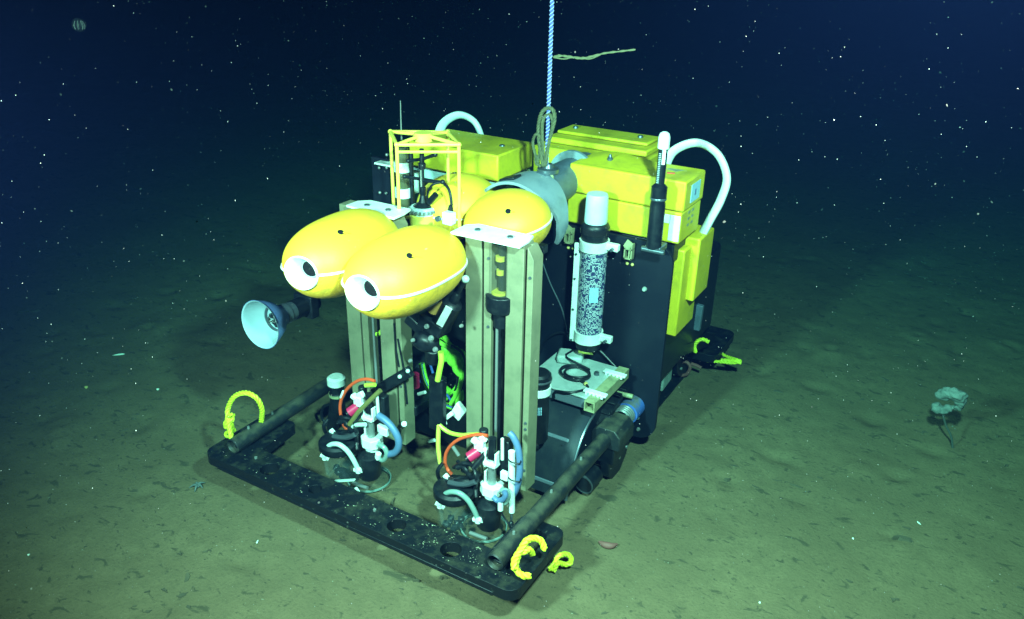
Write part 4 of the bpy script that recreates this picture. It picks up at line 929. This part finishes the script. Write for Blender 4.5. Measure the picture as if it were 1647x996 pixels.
# ------------------------------------------------------------------ ropes, tied on or hanging
def yrope(name, segs, Rr, label, group='yellow ropes tied to the bumpers', extra=None):
    mb = MB()
    for s_ in segs: rope(mb, resample(arc(s_, 10), .006), Rr, 17)
    if extra: extra(mb)
    o = mb.build(name, 'yrope', None); tag(o, label, 'rope', group); return o
# left loop standing over the pipe
A = [P(372, 706, y=.12), P(367, 672, y=.16), P(367, 656, y=.18), P(377, 638, y=.19), P(395, 632, y=.20), P(412, 640, y=.21), P(421, 658, y=.23), P(420, 681, y=.26)]
def wrapknot(mb):
    for k in range(8):
        py = 671+k*4.2; c = P(369.5+.1*k, py, y=.16); c = c+Vector((random.uniform(-.007, .007), random.uniform(-.007, .007), 0)); tl = random.uniform(-.9, .9); rr = random.uniform(.011, .019); pts = [c+Vector((math.cos(a/14*2*math.pi)*rr, math.sin(a/14*2*math.pi)*rr, .012*a/14+tl*math.cos(a/14*2*math.pi+k)*rr)) for a in range(15)]
        mb.tube(pts, .0075, 6)
yrope('rope_loop', [A], .0122, 'yellow rope loop standing upright over the left pipe end, its end whipped', extra=wrapknot)
# right loop lying against the pipe, and its trailing end on the mud
B = [P(876, 884, y=.20), P(870, 870, y=.20), P(858, 866, y=.18), P(846, 871, y=.15), P(838, 884, y=.13), P(832, 897, y=.10), P(829, 910, y=.085), P(833, 920, y=.075), P(842, 926, y=.075), P(853, 926, y=.09)]
B2 = [P(846, 870, y=.125), P(837, 885, y=.105), P(828, 900, y=.08), P(827, 916, y=.06)]
B3 = [P(840, 889, y=.11), P(850, 884, y=.13), P(856, 891, y=.16)]
yrope('rope_loop', [B, B2, B3], .0132, 'thick yellow rope loop lying on the bumper corner beside the nearest pipe end')
C_ = [P(884, 916, z=GZ+.03), P(893, 906, z=GZ+.035), P(897, 896, z=GZ+.05), P(909, 891, z=GZ+.06), P(918, 896, z=GZ+.055), P(917, 906, z=GZ+.04), P(907, 908, z=GZ+.035), P(897, 906, z=GZ+.055), P(890, 918, z=GZ+.02)]
yrope('rope_loop', [C_], .0112, 'small yellow rope bight trailing on the mud outside the bumper corner')
D1 = PL([(1119, 567), (1117, 556), (1123, 548), (1131, 546), (1140, 550)], y=2.12)
yrope('rope_loop', [D1], .011, 'curved yellow rope over the dark rear bumper end')
E1 = [P(1151, 561, y=2.5), P(1163, 570, y=2.44), P(1178, 580, y=2.38), P(1190, 582, y=2.36), P(1178, 584, y=2.34), P(1158, 582, y=2.33), P(1137, 581, y=2.32)]
yrope('rope_loop', [E1, [P(1168, 573, y=2.40), P(1180, 577, y=2.37), P(1192, 581, y=2.36)], [P(1160, 579, y=2.34), P(1178, 580, y=2.34), P(1192, 584, y=2.34)]], .0095, 'knotted yellow rope lying out on the mud behind the rover')

# lifting rope rising into the dark, with the olive sling tied round it
h0 = P(879, 266, y=1.235); h1 = P(883, 150, y=1.235); h2 = P(888, 0, y=1.235); h3 = h2+(h2-h1).normalized()*1.3
path = resample([h0, h1, h2, h3], .006)
lr = empty('lifting_rope', h0); tag(lr, 'thin braided blue and white rope rising straight up from the rover', 'rope')
rope(MB(), path, .0078, 30, strands=3).build('blue_braid', 'brope', lr)
mb = MB(); fr = frame(path); pts = []
for k in range(2):
    pts = []; l = 0
    for i, (p_, (t, a, b)) in enumerate(zip(path, fr)): an = 2*math.pi*(i*.006*30+k*.5); pts.append(p_+(a*math.cos(an)+b*math.sin(an))*.0086)
    mb.tube(pts, .0021, 5)
mb.build('white_tracer', 'wrope', lr)
mb = MB()
for pts, r in (([(874, 268), (868, 235), (866, 205), (871, 182), (881, 174), (890, 178), (892, 192), (887, 212), (880, 240), (876, 268)], .0125), ([(878, 266), (881, 240), (886, 215), (889, 196), (884, 184), (876, 188), (872, 205), (873, 240), (872, 266)], .0105), ([(866, 262), (860, 245), (857, 228), (862, 216), (869, 222), (868, 240), (866, 258)], .0095), ([(870, 268), (863, 262), (862, 250)], .012)):
    rope(mb, resample(arc([P(a, b, y=1.222+.007*(i % 3)) for i, (a, b) in enumerate(pts)], 8), .005), r*.72, 22)
o = mb.build('rope_sling', 'orope', None); tag(o, 'olive green rope sling looped round the blue rope at the lifting point', 'sling')
mb = MB(); pts = arc(PL([(890, 92), (903, 90), (918, 92), (935, 94), (952, 91), (972, 86), (996, 83), (1022, 80)], y=1.22), 8); n_ = len(pts)
mb.tube(pts, .004, 6, prof=[.0035+.0035*abs(math.sin(i*.33))*(1-i/n_)+.001*math.sin(i*1.3) for i in range(n_)])
mb.tube(arc(PL([(892, 93), (908, 95), (925, 92), (948, 95), (966, 88)], y=1.22), 8), .0028, 6)
o = mb.build('drifting_strand', 'strand', None); tag(o, 'thin ragged olive strand trailing sideways from the blue rope', 'strand')

# ------------------------------------------------------------------ life and litter on the seabed
sb = P(1535, 722, z=GZ); Y = sb.y-.02
st = empty('stalked_sponge', sb); tag(st, 'pale lobed sponge on a thin dark stalk standing on the mud far right', 'sponge')
top = P(1516, 664, y=Y)
MB().tube(arc([sb+Vector((0, 0, -.03)), sb.lerp(top, .33)+Vector((.004, 0, 0)), sb.lerp(top, .66)+Vector((-.004, 0, 0)), top], 8), .0055, 8).build('stalk', 'stalk', st)
mb = MB()
for px, py, r, yy in ((1525, 657, .020, 0), (1532, 686, .009, 0), (1536, 690, .008, 0)): mb.ball(P(px, py, y=Y+yy), r*.6 if r < .015 else r, 2, (1.2, 1, .8), .5)
k_ = [((1517, 634), .034, 1.2), ((1527, 632), .036, 1.3), ((1538, 634), .040, 1.1), ((1544, 638), .040, 1.0), ((1546, 647), .030, 1.0), ((1543, 655), .020, 1.2), ((1536, 656), .014, 1.5), ((1506, 652), .022, 1.1), ((1509, 659), .026, 1.2), ((1516, 659), .022, 1.3), ((1525, 655), .018, 1.2)]
for (px, py), r, s_ in k_: mb.ball(P(px, py, y=Y+random.uniform(-.02, .02)), r*.92, 3, (s_, 1.1, .85), .5)
body = mb.build('lobed_body', 'sponge', st)
rm = body.modifiers.new('merge', 'REMESH'); rm.mode = 'VOXEL'; rm.voxel_size = .005; rm.use_smooth_shade = True
def bit(name, px, py, mat_, label, cat, shape, r, rot=0, lift=0):
    r *= .75; c = P(px, py, z=GZ)+Vector((0, 0, r*shape[2]*.6+lift)); mb = MB(); mb.ball((0, 0, 0), r, 3, shape, .45)
    for v in mb.bm.verts: v.co = Matrix.Rotation(rot, 3, 'Z') @ v.co+c
    o = mb.build(name, mat_, None); tag(o, label, cat); return o
bit('shell_fragment', 192, 571, 'shell', 'long pale sliver of shell on the dark mud, far left', 'shell', (2.6, .5, .4), .018, .95)
bit('pebble', 139, 624, 'amberbit', 'small round yellowish bead lying alone on the mud at far left', 'pebble', (1, 1, .9), .011)
bit('shell_fragment', 254, 627, 'shell', 'tiny round white shell on the mud between the amber bead and the upright rope loop', 'shell', (1, 1, .8), .009)
bit('shell_fragment', 414, 872, 'shell', 'pale slanted sliver on the mud in front of the bumper', 'shell', (.6, 1.6, .4), .008, .5)
bit('shell_fragment', 1478, 842, 'shell', 'thin white chip on open mud, rightmost of the chips', 'shell', (.7, 1.7, .5), .009, .8)
bit('shell_fragment', 1372, 867, 'shell', 'tiny white dot of shell on the mud, middle of the right foreground', 'shell', (1, 1, .8), .0065)
bit('shell_fragment', 1222, 970, 'shell', 'small bright white shell near the bottom edge of the mud', 'shell', (1, 1, .8), .006)
bit('shell_fragment', 1312, 573, 'shell', 'faint white speck on the dim mud beyond the knotted yellow rope', 'shell', (1.6, .8, .7), .010, .5)
bit('shell_fragment', 46, 893, 'shell', 'lone white grain on the mud near the left edge', 'shell', (1, 1, .8), .006)
q = P(979, 875, z=GZ); mb = MB(); mb.tube(arc(PL([(963, 871), (972, 876), (983, 878), (993, 875)], z=GZ+.012), 6), .014, 12, prof=[.004+.011*math.sin(math.pi*min(1, max(0, i/18))) for i in range(19)]); o = mb.build('sea_cucumber', 'cuke', None); tag(o, 'dull red sea cucumber lying on the mud right of the rope bight', 'sea cucumber')
mb = MB(); c = P(318, 781, z=GZ+.012)
for a in (.2, 1.5, 2.7, 3.9, 5.2): v = Vector((math.cos(a), math.sin(a), 0)); mb.tube(arc([c, c+v*.016+Vector((0, 0, .006)), c+v*random.uniform(.026, .042)+Vector((0, 0, -.008))], 5), .006, 8, prof=[.009-.0007*i for i in range(11)])
mb.ball(c, .014, 2, (1, 1, .6)); o = mb.build('brittle_star', 'mudbit', None); tag(o, 'small grey star shaped animal on the mud left of the bumper corner', 'starfish')
mb = MB(); c = CAMPOS+(P(127, 40, z=0)-CAMPOS).normalized()*3.6; mb.ball(c, .026, 3, (1.1, 1, .95), .15); o = mb.build('jellyfish', 'jelly', None)
j2 = MB()
for k in range(7): a = k*.9; j2.tube(arc([c+Vector((math.cos(a)*.012, math.sin(a)*.012, .014)), c+Vector((math.cos(a)*.019, math.sin(a)*.019, -.002)), c+Vector((math.cos(a)*.016, math.sin(a)*.016, -.016))], 4), .0006, 5)
j2.build('radial_canal', 'canal', o); tag(o, 'faint clear round jellyfish hanging in the dark water, top left', 'jellyfish')

bpy.context.view_layer.update()
